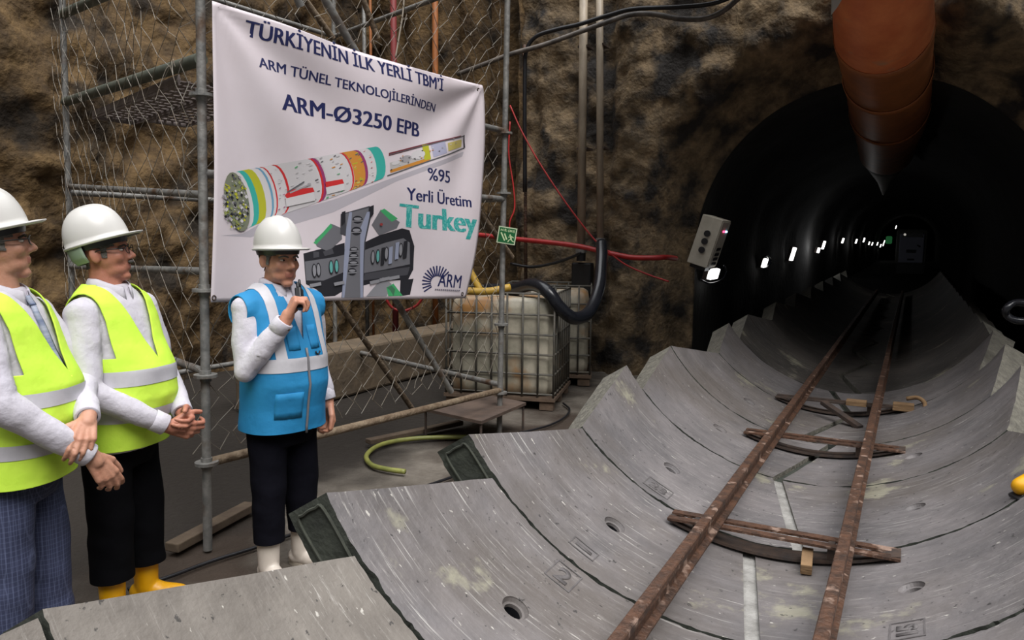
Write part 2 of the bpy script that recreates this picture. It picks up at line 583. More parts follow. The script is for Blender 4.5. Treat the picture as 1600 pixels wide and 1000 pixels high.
LAB_R = ['right-hand concrete segment beneath the camera, nearest of all',
    'right-hand concrete segment at the lower frame edge before the near sleeper',
    'right-hand concrete segment at the bottom of the photo under the near rail end',
    'right-hand concrete segment with two bolt pockets under the near sleeper',
    'right-hand concrete segment beside the yellow boot tip',
    'right-hand concrete segment whose chipped upright edge stands beside the black hose',
    'right-hand concrete segment with second chipped upright edge from the camera',
    'right-hand dark concrete segment at the tunnel mouth']
SEGS = []
G_ = 0.004
for k, e in enumerate(EDG):
    y0, y1 = YS[k] + G_, YS[k + 1] - G_
    mt = M_segbeige if k <= 1 else M_seg
    L = seg_mesh(e[0], e[1], e[2], e[3], y0, y1, 0, 0.03, seed=k, m=mt)
    Rr = seg_mesh(e[2], e[3], e[4], e[5], y0, y1, 0.03, 0, seed=k + 40, m=mt)
    tag(L, LAB_L[k], 'tunnel segment', 'concrete segments of the open invert')
    tag(Rr, LAB_R[k], 'tunnel segment', 'concrete segments of the open invert')
    ym = (y0 + y1) / 2
    hl = {2: (-29.6, 2.40), 3: (-28.4, 3.39), 4: (-28.7, 4.40), 5: (-27.5, 5.57), 6: (-27.1, 6.65)}.get(k)
    hr = {3: (25.5, 3.41), 4: (26.1, 4.46), 2: (25.5, 2.4), 5: (25.8, 5.55)}.get(k)
    if hl: cut(L, [hole_cutter(hl[0], hl[1], 0.031, 0.14)])
    if hr: cut(Rr, [hole_cutter(hr[0], hr[1], 0.031, 0.14)])
    # mortar at the bottom of the slanted joint between the two
    fm = seg_mesh(e[2], e[3], e[2], e[3], y0, y1, -0.031, -0.031, name='joint_mortar', m=(M_mortar if k in (3, 4) else M_joint), detail=False, parent=None)
    for v in fm.data.vertices:
        d = Vector((v.co.x - AX, 0, v.co.z - AZ)); rr = d.length
        nr = RI + (0.018 if k in (3, 4) else 0.035) if rr < 1.5 else RO - 0.03
        v.co.x = AX + d.x / rr * nr; v.co.z = AZ + d.z / rr * nr
    fm.parent = Rr
    mm_ = fm.data.materials[0]; fm.data.materials[1] = mm_; fm.data.materials[2] = mm_
    SEGS.append((L, Rr))
    if k >= 2 and k <= 6:
        # moulded rim of the end face (gasket groove)
        b = MB()
        t0, t1 = e[0] + 0.9, e[0] + 12
        ps = [cylp(t1, y0, 1.44)] + [cylp(t0 + 1.2, y0, 1.435)] + [cylp(t0 + 0.2, y0, 1.47), cylp(t0 + 0.2, y0, 1.53), cylp(t0 + 1.2, y0, 1.565)] + [cylp(t1, y0, 1.56)]
        sp = spline(ps, 6)
        b.tube(sp, 0.006, 6)
        b.build('gasket_rim', mat('dry_gasket', srgb(66, 69, 60), srgb(50, 52, 46), scale=15, rough=0.9), L)
# deeper rings, inside the tunnel
y = YS[-1]
k = 0
while y < 24:
    alt = k % 2
    e = (-57, -48.5) if alt else (-49, -57)
    j = (-5, 5) if alt else (5, -5)
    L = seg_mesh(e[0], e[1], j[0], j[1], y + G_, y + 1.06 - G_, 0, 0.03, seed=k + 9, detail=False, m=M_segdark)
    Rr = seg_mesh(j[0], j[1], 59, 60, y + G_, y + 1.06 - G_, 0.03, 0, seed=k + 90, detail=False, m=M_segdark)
    ordn = ['first', 'second', 'third', 'fourth', 'fifth', 'sixth', 'seventh', 'eighth', 'ninth', 'tenth', 'eleventh', 'twelfth', 'thirteenth', 'fourteenth', 'fifteenth'][k]
    tag(L, 'dark left-hand concrete segment in the tunnel, %s inside the mouth' % ordn, 'tunnel segment', 'dark segments inside the tunnel')
    tag(Rr, 'dark right-hand concrete segment in the tunnel, %s inside the mouth' % ordn, 'tunnel segment', 'dark segments inside the tunnel')
    y += 1.06
    k += 1
# moulded marks pressed in the concrete
def text_mesh(s, size=1.0, bold=0.0, font_sx=1.0, extr=0.0):
    cu = bpy.data.curves.new('t', 'FONT')
    cu.body = s
    cu.size = size
    cu.offset = bold
    cu.extrude = extr
    cu.resolution_u = 5
    o = bpy.data.objects.new('t', cu)
    COL.objects.link(o)
    dg = bpy.context.evaluated_depsgraph_get()
    dg.update()
    me = bpy.data.meshes.new_from_object(o.evaluated_get(dg), depsgraph=dg)
    bpy.data.objects.remove(o)
    return me
def moulded_mark(s, t, y, size, ang, seg, name='moulded_mark', frame=True, mirror=False):
    """ang: direction of writing on the shell (0 = along the arc to the right)"""
    me = text_mesh(s, size, 0.004)
    xs = [v.co.x for v in me.vertices]; ys = [v.co.y for v in me.vertices]
    cx, cy = (min(xs) + max(xs)) / 2, (min(ys) + max(ys)) / 2
    w, h = max(xs) - min(xs), max(ys) - min(ys)
    bm = bmesh.new(); bm.from_mesh(me)
    for v in bm.verts: v.co.x -= cx; v.co.y -= cy
    r = bmesh.ops.extrude_face_region(bm, geom=bm.faces[:])
    for v in [g for g in r['geom'] if isinstance(g, bmesh.types.BMVert)]: v.co.z += 0.004
    if frame:
        W, Hh, tt = w / 2 + 0.03, h / 2 + 0.025, 0.006
        for (a, c, d, e) in ((-W, -Hh, W, -Hh + tt), (-W, Hh - tt, W, Hh), (-W, -Hh, -W + tt, Hh), (W - tt, -Hh, W, Hh)):
            q = [bm.verts.new((x, yy, z)) for z in (0, 0.003) for x, yy in ((a, c), (d, c), (d, e), (a, e))]
            for f in ((4, 5, 6, 7), (0, 1, 5, 4), (1, 2, 6, 5), (2, 3, 7, 6), (3, 0, 4, 7)): bm.faces.new([q[i] for i in f])
    ca, sa = math.cos(math.radians(ang)), math.sin(math.radians(ang))
    for v in bm.verts:
        x, yy, z = v.co
        if mirror: x = -x
        u, w_ = x * ca - yy * sa, x * sa + yy * ca
        v.co = cylp(t + math.degrees(u / RI), y + w_, RI + 0.0005 - z)
    bmesh.ops.recalc_face_normals(bm, faces=bm.faces[:])
    bm.to_mesh(me); bm.free()
    return link(name, me, mat('mark_concrete', srgb(84, 80, 80), srgb(104, 100, 100), scale=20, rough=0.85), seg)
moulded_mark('2', -28.1, 2.764, 0.13, 0, SEGS[2][0])
moulded_mark('1', -29.1, 3.033, 0.11, 90, SEGS[3][0], frame=True)
moulded_mark('28', -27.6, 4.042, 0.10, 0, SEGS[4][0])
moulded_mark('15', 25.0, 3.025, 0.10, 90, SEGS[3][1])
# ------------------------------------------------------------------ rails
def rail(xc, label):
    prof = [(-0.036, 0.330), (0.036, 0.330), (0.036, 0.338), (0.008, 0.348), (0.008, 0.395), (0.024, 0.404), (0.024, 0.428), (0.020, 0.432), (-0.020, 0.432), (-0.024, 0.428), (-0.024, 0.404), (-0.008, 0.395), (-0.008, 0.348), (-0.036, 0.338)]
    b = MB()
    ys = [0.3 + 0.4 * i for i in range(56)]
    b.rings([[(xc + x + 0.004 * noise.noise(Vector((yy, xc, 0))), yy, z) for x, z in prof] for yy in ys])
    o = b.build('rail', M_rust, auto=math.radians(30))
    return tag(o, label, 'rail', 'rusty rails of the tunnel track')
rail(-0.795, 'left rail of the rusty track running into the tunnel')
rail(-0.197, 'right rail of the rusty track running into the tunnel')
# bow-shaped steel sleepers
def sleeper(y, label, mats=M_rust, hw=0.53):
    root = empty('steel_sleeper', (AX + 0.03, y, 0.32), label, 'sleeper', 'bow shaped steel sleepers')
    cx = AX + 0.03
    b = MB(); b.box((cx, y - 0.045, 0.322), (2 * hw, 0.05, 0.012)); b.build('top_bar', mats, root)
    b = MB(); b.box((cx, y + 0.045, 0.322), (2 * hw, 0.05, 0.012)); b.build('top_bar', mats, root)
    b = MB()
    N = 20
    rr = []
    for i in range(N + 1):
        x = -hw + 2 * hw * i / N
        z = AZ - math.sqrt(1.385 ** 2 - (x + 0.03) ** 2)
        z2 = min(0.322, z)
        rr.append([(cx + x, y - 0.055, z2), (cx + x, y + 0.055, z2), (cx + x, y + 0.055, z2 + 0.014), (cx + x, y - 0.055, z2 + 0.014)])
    b.rings(rr); b.build('bowed_bar', M_dsteel, root)
    for x in (-0.36, 0.27):
        z = AZ - math.sqrt(1.385 ** 2 - x * x)
        b = MB(); b.box((AX + x, y, (z + 0.322) / 2 + 0.005), (0.03, 0.09, 0.318 - z)); b.build('post', M_dsteel, root)
    return root
s1 = sleeper(3.78, 'bow shaped rusty steel sleeper nearest the camera, with a timber wedge beside it')
s2 = sleeper(5.75, 'bow shaped steel sleeper in the middle, red paint on its bar')
s3 = sleeper(7.2, 'farthest lit steel sleeper, scraps of timber lying on it', M_dsteel)
b = MB(); b.bar(cylp(7.6, 3.60, RI - 0.03), cylp(7.2, 3.76, RI - 0.055), 0.05, 0.05, bev=0.004)
tag(b.build('timber_wedge', M_wood), 'small pale timber wedge standing against the nearest sleeper', 'wedge')
b = MB(); b.box((-0.36, 7.12, 0.345), (0.16, 0.12, 0.04), bev=0.004)
tag(b.build('timber_block', M_wood), 'timber block on the farthest sleeper left of the right rail', 'timber block')
b = MB(); b.box((0.0, 7.12, 0.35), (0.16, 0.10, 0.06), bev=0.004)
tag(b.build('timber_block', M_wood), 'timber block right of the right rail at the farthest sleeper', 'timber block')
b = MB()
b.tube(spline([(0.02, 7.24, 0.40), (0.10, 7.22, 0.42), (0.15, 7.16, 0.40), (0.16, 7.08, 0.37)], 5), 0.018, 8)
tag(b.build('bent_steel_strap', M_wood, smooth=True), 'bent tan hook lying outside the right rail at the far sleeper', 'hook')
b = MB(); b.bar((-0.62, 7.05, 0.335), (-0.30, 6.72, 0.222), 0.06, 0.035, bev=0.004)
tag(b.build('timber_lath', M_dsteel), 'dark slanting lath between the rails before the far sleeper', 'lath')
# ------------------------------------------------------------------ scaffold tower
PA, PB, PC = Vector((-3.343, 2.833, 0)), Vector((-3.132, 5.802, 0)), Vector((-6.05, 3.85, 0))
PD = PC + (PB - PA)
TOP = 6.2
sca = empty('scaffold_tower', (PA + PD) / 2, 'galvanised tube scaffold tower with wire mesh against the left rock wall', 'scaffold')
rT = 0.0241
def leanpole(p, px_top, px_bot, Z):
    a = Vector((p.x, p.y, 0))
    return a
poles = {}
def pole_pts(p, xt, yt):
    """upright whose top leans as the photo shows"""
    u = ray(xt, yt)
    # keep the horizontal distance of the foot
    d = Vector((p.x, p.y, 0)).length
    h = Vector((u.x, u.y, 0)).length
    q = u * (d / h) + Vector((0, 0, H))
    k = TOP / q.z
    return [p, p + (q - p) * k]
for nm, p, xt, yt in (('A', PA, 313, 0), ('B', PB, 793, 0), ('C', PC, 97, 0)):
    poles[nm] = pole_pts(p, xt, yt)
poles['D'] = [PD, PD + (poles['B'][1] - PB)]
def on(nm, z):
    a, c = poles[nm]
    return a + (c - a) * (z / TOP)
for nm in 'ABCD':
    b = MB(); b.tube([poles[nm][0] + Vector((0, 0, 0.01)), poles[nm][1]], rT, 14)
    po = b.build('standard', M_steel, sca, auto=math.radians(40))
    if nm in 'AB':
        zs = {'A': (0.50, 0.98, 1.44, 2.45, 3.0), 'B': (0.38, 0.98, 2.1, 2.6)}[nm]
        for z in zs:
            b = MB(); q = on(nm, z)
            b.tube([q + Vector((0, 0, -0.008)), q + Vector((0, 0, 0.008))], 0.062, 14)
            b.tube([q + Vector((0, 0, -0.03)), q + Vector((0, 0, 0.03))], 0.03, 12)
            b.build('coupler', M_steel, po)
def ledger(a, c, r=rT, m=M_steel, name='ledger'):
    b = MB(); b.tube([a, c], r, 12); return b.build(name, m, sca, auto=math.radians(40))
M_dirty = mat('mud_caked_tube', srgb(132, 116, 96), srgb(98, 80, 62), scale=10, rough=0.85, bump=0.6)
ledger(on('A', 0.50), on('B', 0.40), 0.026, M_dirty)
ledger(on('A', 2.05), on('B', 2.05))
ledger(on('B', 2.62) + Vector((-0.02, 0, 0)), on('B', 2.62) + (PA - PB) * 0.4)
ledger(on('A', 3.9), on('B', 3.9))
for z0, z1 in ((1.94, 2.10), (1.54, 1.46), (1.0, 1.0)):
    ledger(on('A', z0), on('C', z1), 0.021)
ledger(on('A', 2.63), on('C', 2.76), 0.035, mat('green_steel', srgb(78, 84, 74), srgb(96, 98, 86), scale=8, rough=0.7), name='stair_stringer')
ledger(on('A', 3.15), on('C', 3.43), 0.035, MATS['green_steel'], name='stair_stringer')
for z in (0.45, 2.05, 3.9):
    ledger(on('C', z), on('D', z)); ledger(on('D', z), on('B', z))
# braces on the front face and the rear face
def ab(x, y, off=0.0):
    n_ = Vector((PB.y - PA.y, -(PB.x - PA.x), 0)).normalized()
    return ptp(x, y, PA + n_ * off, n_)
for (x0, y0, x1, y1, off, m, r) in ((497, -20, 700, 330, -0.06, M_steel, 0.026), (457, -20, 470, 10, -0.06, M_steel, 0.024), (600, 440, 705, 612, -0.07, M_steel, 0.024), (745, 325, 800, 402, -0.07, M_dirty, 0.024)):
    b = MB(); b.tube([ab(x0, y0, off), ab(x1, y1, off)], r, 10); b.build('brace', m, sca, auto=math.radians(40))
def rear(x, y): return ptp(x, y, PA + Vector((-1.2, 0.1, 0)), Vector((1, -0.07, 0)))
for (x0, y0, x1, y1) in ((455, -30, 520, 60), (520, 460, 645, 640), (560, -20, 590, 60)):
    b = MB(); b.tube([rear(x0, y0), rear(x1, y1)], 0.026, 10); b.build('brace', M_dirty, sca, auto=math.radians(40))
# perforated deck plank
def acp(s_, t_, z): return PA.lerp(PC, s_) + (PB - PA).normalized() * t_ + Vector((0, 0, z))
for t0, t1, s0_, s1_ in ((0.10, 0.42, 0.15, 0.78), (0.46, 0.78, 0.0, 0.7)):
    b = MB()
    d1 = (PC - PA).normalized(); d2 = (PB - PA).normalized()
    n1, n2 = 16, 5
    Z_ = 2.60
    a, c, e, f_ = acp(s0_, t0, Z_), acp(s1_, t0, Z_), acp(s1_, t1, Z_), acp(s0_, t1, Z_)
    for i in range(n1):
        for s_ in (0,):
            p = a.lerp(c, (i + 0.5) / n1); q = f_.lerp(e, (i + 0.5) / n1)
            b.bar(p, q, 0.06, 0.006)
    for k in range(n2 + 1):
        p, q = a.lerp(f_, k / n2), c.lerp(e, k / n2)
        b.bar(p, q, 0.018, 0.03 if k in (0, n2) else 0.008)
    b.bar(a, c, 0.01, 0.06); b.bar(f_, e, 0.01, 0.06); b.bar(c, e, 0.04, 0.06)
    b.build('deck_plank', mat('zinc_deck', srgb(150, 140, 138), srgb(116, 106, 102), scale=10, rough=0.7, metal=0.2), sca)
# chain link mesh on two faces
def chainlink(P0, P1, z0, z1, px_, off, amp, rad, label, slack=0.02, seed=0, holes=None):
    rnd = random.Random(seed)
    d = (P1 - P0); L = d.length; d.normalize()
    n_ = Vector((d.y, -d.x, 0))
    if n_.dot(-P0) < 0: n_ = -n_
    b = MB()
    nw = int(L / px_)
    nz = int((z1 - z0) / px_)
    for i in range(nw + 1):
        pts = []
        for j in range(nz + 1):
            z = z0 + j * px_
            s_ = i * px_ + (px_ * 0.5 if (j + i) % 2 else -px_ * 0.5) * 1.02
            w = amp * fbm((s_ * 0.8 + seed, z * 0.8, seed), 1.0, 3)
            s2 = s_ + amp * 0.9 * fbm((s_ + 9, z * 0.9, seed + 3), 0.9, 3)
            z2 = z + amp * 0.9 * fbm((s_ + 4, z * 0.9, seed + 8), 0.9, 3)
            s2 += rnd.uniform(-1, 1) * slack; z2 += rnd.uniform(-1, 1) * slack
            p = P0 + d * min(max(s2, -0.03), L + 0.03) + n_ * (off + w * 0.6 + (0.006 if j % 2 else -0.006)) + Vector((0, 0, z2))
            if holes and holes(s2, z2):
                if len(pts) > 1: b.tube(pts, rad, 4, cap=False)
                pts = []
                continue
            pts.append(p)
        if len(pts) > 1: b.tube(pts, rad, 4, cap=False)
    # torn ends curling off
    for _ in range(26):
        s_, z = rnd.uniform(0.05, L - 0.05), rnd.uniform(z0, z1)
        p = P0 + d * s_ + n_ * (off + 0.01) + Vector((0, 0, z))
        q = [p]
        for k in range(4): q.append(q[-1] + d * rnd.uniform(-0.07, 0.07) + n_ * rnd.uniform(-0.01, 0.03) + Vector((0, 0, rnd.uniform(-0.09, 0.03))))
        b.tube(spline(q, 3), rad, 4, cap=False)
    o = b.build('wire_mesh', M_wire, fix=False)
    return tag(o, label, 'wire mesh')
chainlink(PA, PB, 0.55, 4.9, 0.085, -0.045, 0.06, 0.0026, 'chain link wire mesh behind the banner on the scaffold front', seed=3)
chainlink(PA + Vector((-0.05, 0.02, 0)), PC, 0.7, 4.6, 0.105, 0.04, 0.09, 0.0019, 'loose chain link wire mesh on the scaffold side, left of the banner', seed=11, slack=0.012)
# ------------------------------------------------------------------ banner
NB = Vector((PB.y - PA.y, -(PB.x - PA.x), 0)).normalized()
UB = (PB - PA).normalized()
B0 = PA + NB * 0.075
def bpl(x, y):
    p = ptp(x, y, B0, NB) - B0
    return (p.dot(UB), p.z)
c_tl, c_tr, c_br, c_bl = bpl(328, 2), bpl(748, 134), bpl(725, 466), bpl(323, 472)
def bpos(s_, z, lift=0.0):
    """banner surface: gentle folds hanging from the corners"""
    f = 0.014 * math.sin((s_ * 1.3 + z * 2.1) * 2.2) * sstep(0.0, 0.5, s_) + 0.010 * math.sin(s_ * 5.5 - z * 3.0 + 1.0)
    dx, dz = s_ - c_tr[0], z - c_tr[1]
    a = math.atan2(-dz, -dx)
    r = math.hypot(dx, dz)
    f += 0.020 * math.sin(a * 9) * math.exp(-((r - 0.6) / 0.7) ** 2)
    dx, dz = s_ - c_tl[0], z - c_tl[1]
    a = math.atan2(-dz, dx); r = math.hypot(dx, dz)
    f += 0.022 * math.sin(a * 8 + 0.6) * math.exp(-((r - 0.9) / 0.8) ** 2)
    return B0 + UB * s_ + NB * (0.02 + f + lift) + Vector((0, 0, z))
banner = empty('banner', bpos((c_bl[0] + c_br[0]) / 2, (c_bl[1] + c_br[1]) / 2), 'large white printed banner hung on the scaffold behind the man in blue', 'banner')
b = MB()
NU, NV = 90, 60
V = []
for i in range(NU + 1):
    u = i / NU
    row = []
    for j in range(NV + 1):
        v = j / NV
        s_ = (c_bl[0] * (1 - u) + c_br[0] * u) * (1 - v) + (c_tl[0] * (1 - u) + c_tr[0] * u) * v
        z = (c_bl[1] * (1 - u) + c_br[1] * u) * (1 - v) + (c_tl[1] * (1 - u) + c_tr[1] * u) * v
        s_ += 0.10 * math.sin(v * math.pi) * u ** 2
        if j == NV: z -= 0.03 * math.sin(u * math.pi)
        row.append(b.v(bpos(s_, z)))
    V.append(row)
for i in range(NU):
    for j in range(NV): b.f((V[i][j], V[i + 1][j], V[i + 1][j + 1], V[i][j + 1]))
M_ban = mat('banner_vinyl', srgb(226, 216, 222), srgb(220, 209, 214), scale=2, rough=0.5)
sheet = b.build('sheet', M_ban, banner, smooth=True)
md = sheet.modifiers.new('thick', 'SOLIDIFY'); md.thickness = 0.002; md.offset = -1
# printed art
def chop(bm, axis, lo, hi, step):
    x = (math.floor(lo / step) + 1) * step
    while x < hi:
        pl = (x, 0, 0) if axis == 0 else (0, x, 0)
        no = (1, 0, 0) if axis == 0 else (0, 1, 0)
        bmesh.ops.bisect_plane(bm, geom=bm.verts[:] + bm.edges[:] + bm.faces[:], plane_co=pl, plane_no=no)
        x += step
def lay(bm, name, mats, lift, parent=banner):
    xs = [v.co.x for v in bm.verts]; ys = [v.co.y for v in bm.verts]
    chop(bm, 0, min(xs), max(xs), 0.025)
    chop(bm, 1, min(ys), max(ys), 0.025)
    for v in bm.verts: v.co = bpos(v.co.x, v.co.y, lift + v.co.z)
    bmesh.ops.recalc_face_normals(bm, faces=bm.faces[:])
    for f in bm.faces:
        f.normal_update()
        if f.normal.dot(NB) < 0: f.normal_flip()
    me = bpy.data.meshes.new(name)
    bm.to_mesh(me); bm.free()
    return link(name, me, mats, parent)
def ptext(s, x0, y0, x1, y1, capx, capy, m, name, bold=0.02, shear=0.0, lift=0.003):
    """text from baseline pixel (x0,y0) to (x1,y1); (capx,capy) is a pixel at cap height above the start"""
    me = text_mesh(s, 1.0, 0.0)
    a, c, t = bpl(x0, y0), bpl(x1, y1), bpl(capx, capy)
    xs = [v.co.x for v in me.vertices]
    mn, mxx = min(xs), max(xs)
    ref = text_mesh('E', 1.0, 0.0)
    ch = max(v.co.y for v in ref.vertices)
    hz = (t[1] - a[1]) - (c[1] - a[1]) * ((t[0] - a[0]) / (c[0] - a[0]))
    bm = bmesh.new()
    for k in range(1 + 2 * (1 if bold else 0)):
        n0 = len(bm.verts)
        bm.from_mesh(me)
        bm.verts.ensure_lookup_table()
        for v in bm.verts[n0:]: v.co.x += (k - 1) * bold if bold else 0; v.co.z = k * 0.00015
    for v in bm.verts:
        u = (v.co.x - mn) / (mxx - mn)
        w = v.co.y / ch
        v.co = Vector((a[0] + (c[0] - a[0]) * u + shear * w * hz, a[1] + (c[1] - a[1]) * u + w * hz, v.co.z))
    return lay(bm, name, m, lift)
M_navy = mat('navy_ink', srgb(38, 44, 92), rough=0.5)
M_teal = mat('teal_ink', srgb(44, 158, 156), rough=0.5)
M_logo = mat('logo_teal_ink', srgb(52, 164, 160), srgb(118, 196, 190), scale=60, rough=0.5, lo=0.52, hi=0.56)
ptext('TÜRKİYENİN İLK YERLİ TBM’İ', 379, 57, 686, 143, 379, 33, M_navy, 'headline', 0.030)
ptext('ARM TÜNEL TEKNOLOJİLERİNDEN', 396, 106, 680, 175, 396, 90, M_navy, 'second_line', 0.022)
ptext('ARM-Ø3250 EPB', 433, 172, 655, 214, 433, 146, M_navy, 'model_line', 0.030)
ptext('%95', 664, 281, 701, 286, 664, 262, M_navy, 'percent_line', 0.016)
ptext('Yerli Üretim', 631, 312, 731, 324, 631, 293, M_navy, 'slogan_line', 0.022)
ptext('Turkey', 622, 354, 737, 364, 622, 318, M_logo, 'country_logo', 0.045)
ptext('ARM', 680, 447, 715, 450, 683, 427, M_navy, 'company_logo', 0.012, shear=0.12)
class Art:
    def __init__(s): s.bm = bmesh.new(); s.z = 0.0; s.dz = 0.00012
    def poly(s, px, mi):
        s.z += s.dz
        pts = [Vector((*bpl(x, y), s.z)) for x, y in px]
        vs = [s.bm.verts.new(p) for p in pts]
        for t in tessellate_polygon([[Vector((p.x, p.y, 0)) for p in pts]]):
            try:
                f = s.bm.faces.new([vs[i] for i in t]); f.material_index = mi
            except ValueError: pass
    def ellipse(s, c, rx, ry, mi, rot=0.0, n=16, a0=0, a1=360):
        s.poly([(c[0] + rx * math.cos(math.radians(a0 + (a1 - a0) * k / n)) * math.cos(rot) - ry * math.sin(math.radians(a0 + (a1 - a0) * k / n)) * math.sin(rot),
                 c[1] + rx * math.cos(math.radians(a0 + (a1 - a0) * k / n)) * math.sin(rot) + ry * math.sin(math.radians(a0 + (a1 - a0) * k / n)) * math.cos(rot)) for k in range(n)], mi)
    def line(s, p, q, w, mi):
        d = Vector((q[0] - p[0], q[1] - p[1])); d.normalize(); n_ = Vector((-d.y, d.x)) * w / 2
        s.poly([(p[0] + n_.x, p[1] + n_.y), (q[0] + n_.x, q[1] + n_.y), (q[0] - n_.x, q[1] - n_.y), (p[0] - n_.x, p[1] - n_.y)], mi)
# the sunburst by the company name and its small print
A_ = Art()
for k in range(14):
    a = math.radians(150 + k * 13)
    c = (679, 442)
    p = (c[0] + 9 * math.cos(a), c[1] + 11 * math.sin(a)); q = (c[0] + 22 * math.cos(a), c[1] + 27 * math.sin(a))
    A_.line(p, q, 2.0, 0)
for k in range(13): A_.line((676 + k * 3.0, 452 + k * 0.15), (678.2 + k * 3.0, 452 + k * 0.15), 2.0, 1)
lay(A_.bm, 'sunburst_logo', [M_navy, mat('grey_ink', srgb(120, 116, 130), rough=0.6)], 0.0032)
# shaded ground under the printed machine
INK = {}
def ink(r, g, b_):
    k = (r, g, b_)
    if k not in INK: INK[k] = (len(INK), mat('print_ink_%d' % len(INK), srgb(r, g, b_), rough=0.5))
    return INK[k][0]
def c6(x, y): return (320 + x / 3.5705, 200 + y / 3.5714)
A_ = Art()
WHT, GRY, DGR, BLK = ink(214, 210, 212), ink(168, 164, 168), ink(96, 96, 100), ink(40, 40, 46)
TEA, YEL, GRN, RED, PUR, ORA, BLU = ink(62, 176, 164), ink(186, 186, 52), ink(96, 170, 120), ink(206, 50, 52), ink(150, 60, 110), ink(206, 140, 60), ink(110, 160, 190)
SHD = ink(186, 180, 188)
A_.poly([c6(*p) for p in ((60, 600), (200, 590), (420, 480), (700, 400), (1000, 290), (1450, 130), (1440, 160), (1050, 300), (700, 470), (430, 560), (250, 610))], SHD)
# body: bands bulging to the right
def mid(t):
    tp = Vector((160 + (935 - 160) * t, 245 + (105 - 245) * t)); bt = Vector((235 + (965 - 235) * t, 558 + (285 - 558) * t))
    return tp, bt
def arc(t, n=10):
    tp, bt = mid(t)
    bul = 62 - 24 * t
    o = []
    for k in range(n + 1):
        a = -math.pi / 2 + math.pi * k / n
        c = (tp + bt) / 2 + (bt - tp) / 2 * math.sin(a)
        o.append(c6(c.x + bul * math.cos(a) * 1.0, c.y - bul * 0.18 * math.cos(a)))
    return o
def band(t0, t1, mi):
    p, q = arc(t0), arc(t1)
    A_.z += A_.dz
    dz = A_.dz
    A_.dz = 0
    for k in range(len(p) - 1): A_.poly([p[k], p[k + 1], q[k + 1], q[k]], mi)
    A_.dz = dz
band(-0.03, 1.0, WHT)
band(-0.03, 0.005, WHT); band(0.005, 0.05, TEA); band(0.05, 0.11, YEL); band(0.155, 0.17, BLU)
band(0.19, 0.2, RED); band(0.27, 0.285, RED); band(0.285, 0.50, ink(206, 202, 204)); band(0.51, 0.525, RED); band(0.525, 0.545, PUR); band(0.55, 0.74, ink(206, 202, 204))
band(0.745, 0.757, RED); band(0.76, 0.845, ORA); band(0.845, 0.865, PUR); band(0.865, 0.93, WHT); band(0.93, 1.0, TEA)
rnd = random.Random(5)
def inband(t0, t1, n, cols, sz):
    A_.dz = 0.00002
    for _ in range(n):
        t = rnd.uniform(t0, t1); a = rnd.uniform(-1.2, 1.25)
        tp, bt = mid(t); bul = 62 - 24 * t
        c = (tp + bt) / 2 + (bt - tp) / 2 * math.sin(a)
        x, y = c6(c.x + bul * math.cos(a), c.y - bul * 0.18 * math.cos(a))
        w, h = rnd.uniform(0.5, 1) * sz, rnd.uniform(0.4, 1) * sz * 0.6
        A_.poly([(x - w, y + h * 0.4), (x + w * 0.6, y - h), (x + w, y - h * 0.2), (x - w * 0.4, y + h)], rnd.choice(cols))
    A_.dz = 0.00012
    A_.z += 0.0002
inband(0.77, 0.84, 26, [YEL, YEL, ink(206, 190, 110), DGR], 3.2)
inband(0.30, 0.49, 22, [GRY, GRN, ink(188, 184, 186), DGR, WHT], 3.6)
inband(0.56, 0.73, 20, [GRY, GRN, ORA, ink(188, 184, 186), DGR], 3.4)
inband(0.87, 0.92, 12, [RED, DGR, WHT], 2.0)
inband(0.20, 0.27, 16, [PUR, WHT, DGR, GRY], 2.4)
A_.poly([c6(*p) for p in ((448, 385), (590, 350), (600, 405), (455, 440))], WHT)
A_.poly([c6(*p) for p in ((445, 375), (470, 345), (585, 333), (596, 356), (455, 392))], RED)
A_.poly([c6(*p) for p in ((655, 328), (755, 308), (760, 345), (660, 372))], WHT)
A_.poly([c6(*p) for p in ((652, 302), (748, 286), (756, 310), (656, 332))], RED)
A_.line(c6(455, 360), c6(540, 300), 2.0, DGR); A_.line(c6(470, 362), c6(575, 312), 2.4, GRY)
# cutting face
A_.ellipse(c6(160, 412), 22, 47, ink(128, 132, 112), rot=-0.22, n=22)
A_.dz = 0.00002
for _ in range(190):
    a, r = rnd.uniform(0, 6.28), math.sqrt(rnd.random())
    x0, y0 = c6(150, 412)
    x, y = x0 + 23 * r * math.cos(a) - 4 * r * math.sin(a) * -1, y0 + 43 * r * math.sin(a) - 4 * r * math.cos(a)
    w = rnd.uniform(1.2, 3.6)
    A_.poly([(x - w, y), (x, y - w), (x + w, y + w * 0.2), (x + w * 0.1, y + w)], rnd.choice([YEL, ink(150, 158, 96), GRY, BLK, ink(120, 130, 110), WHT, DGR]))
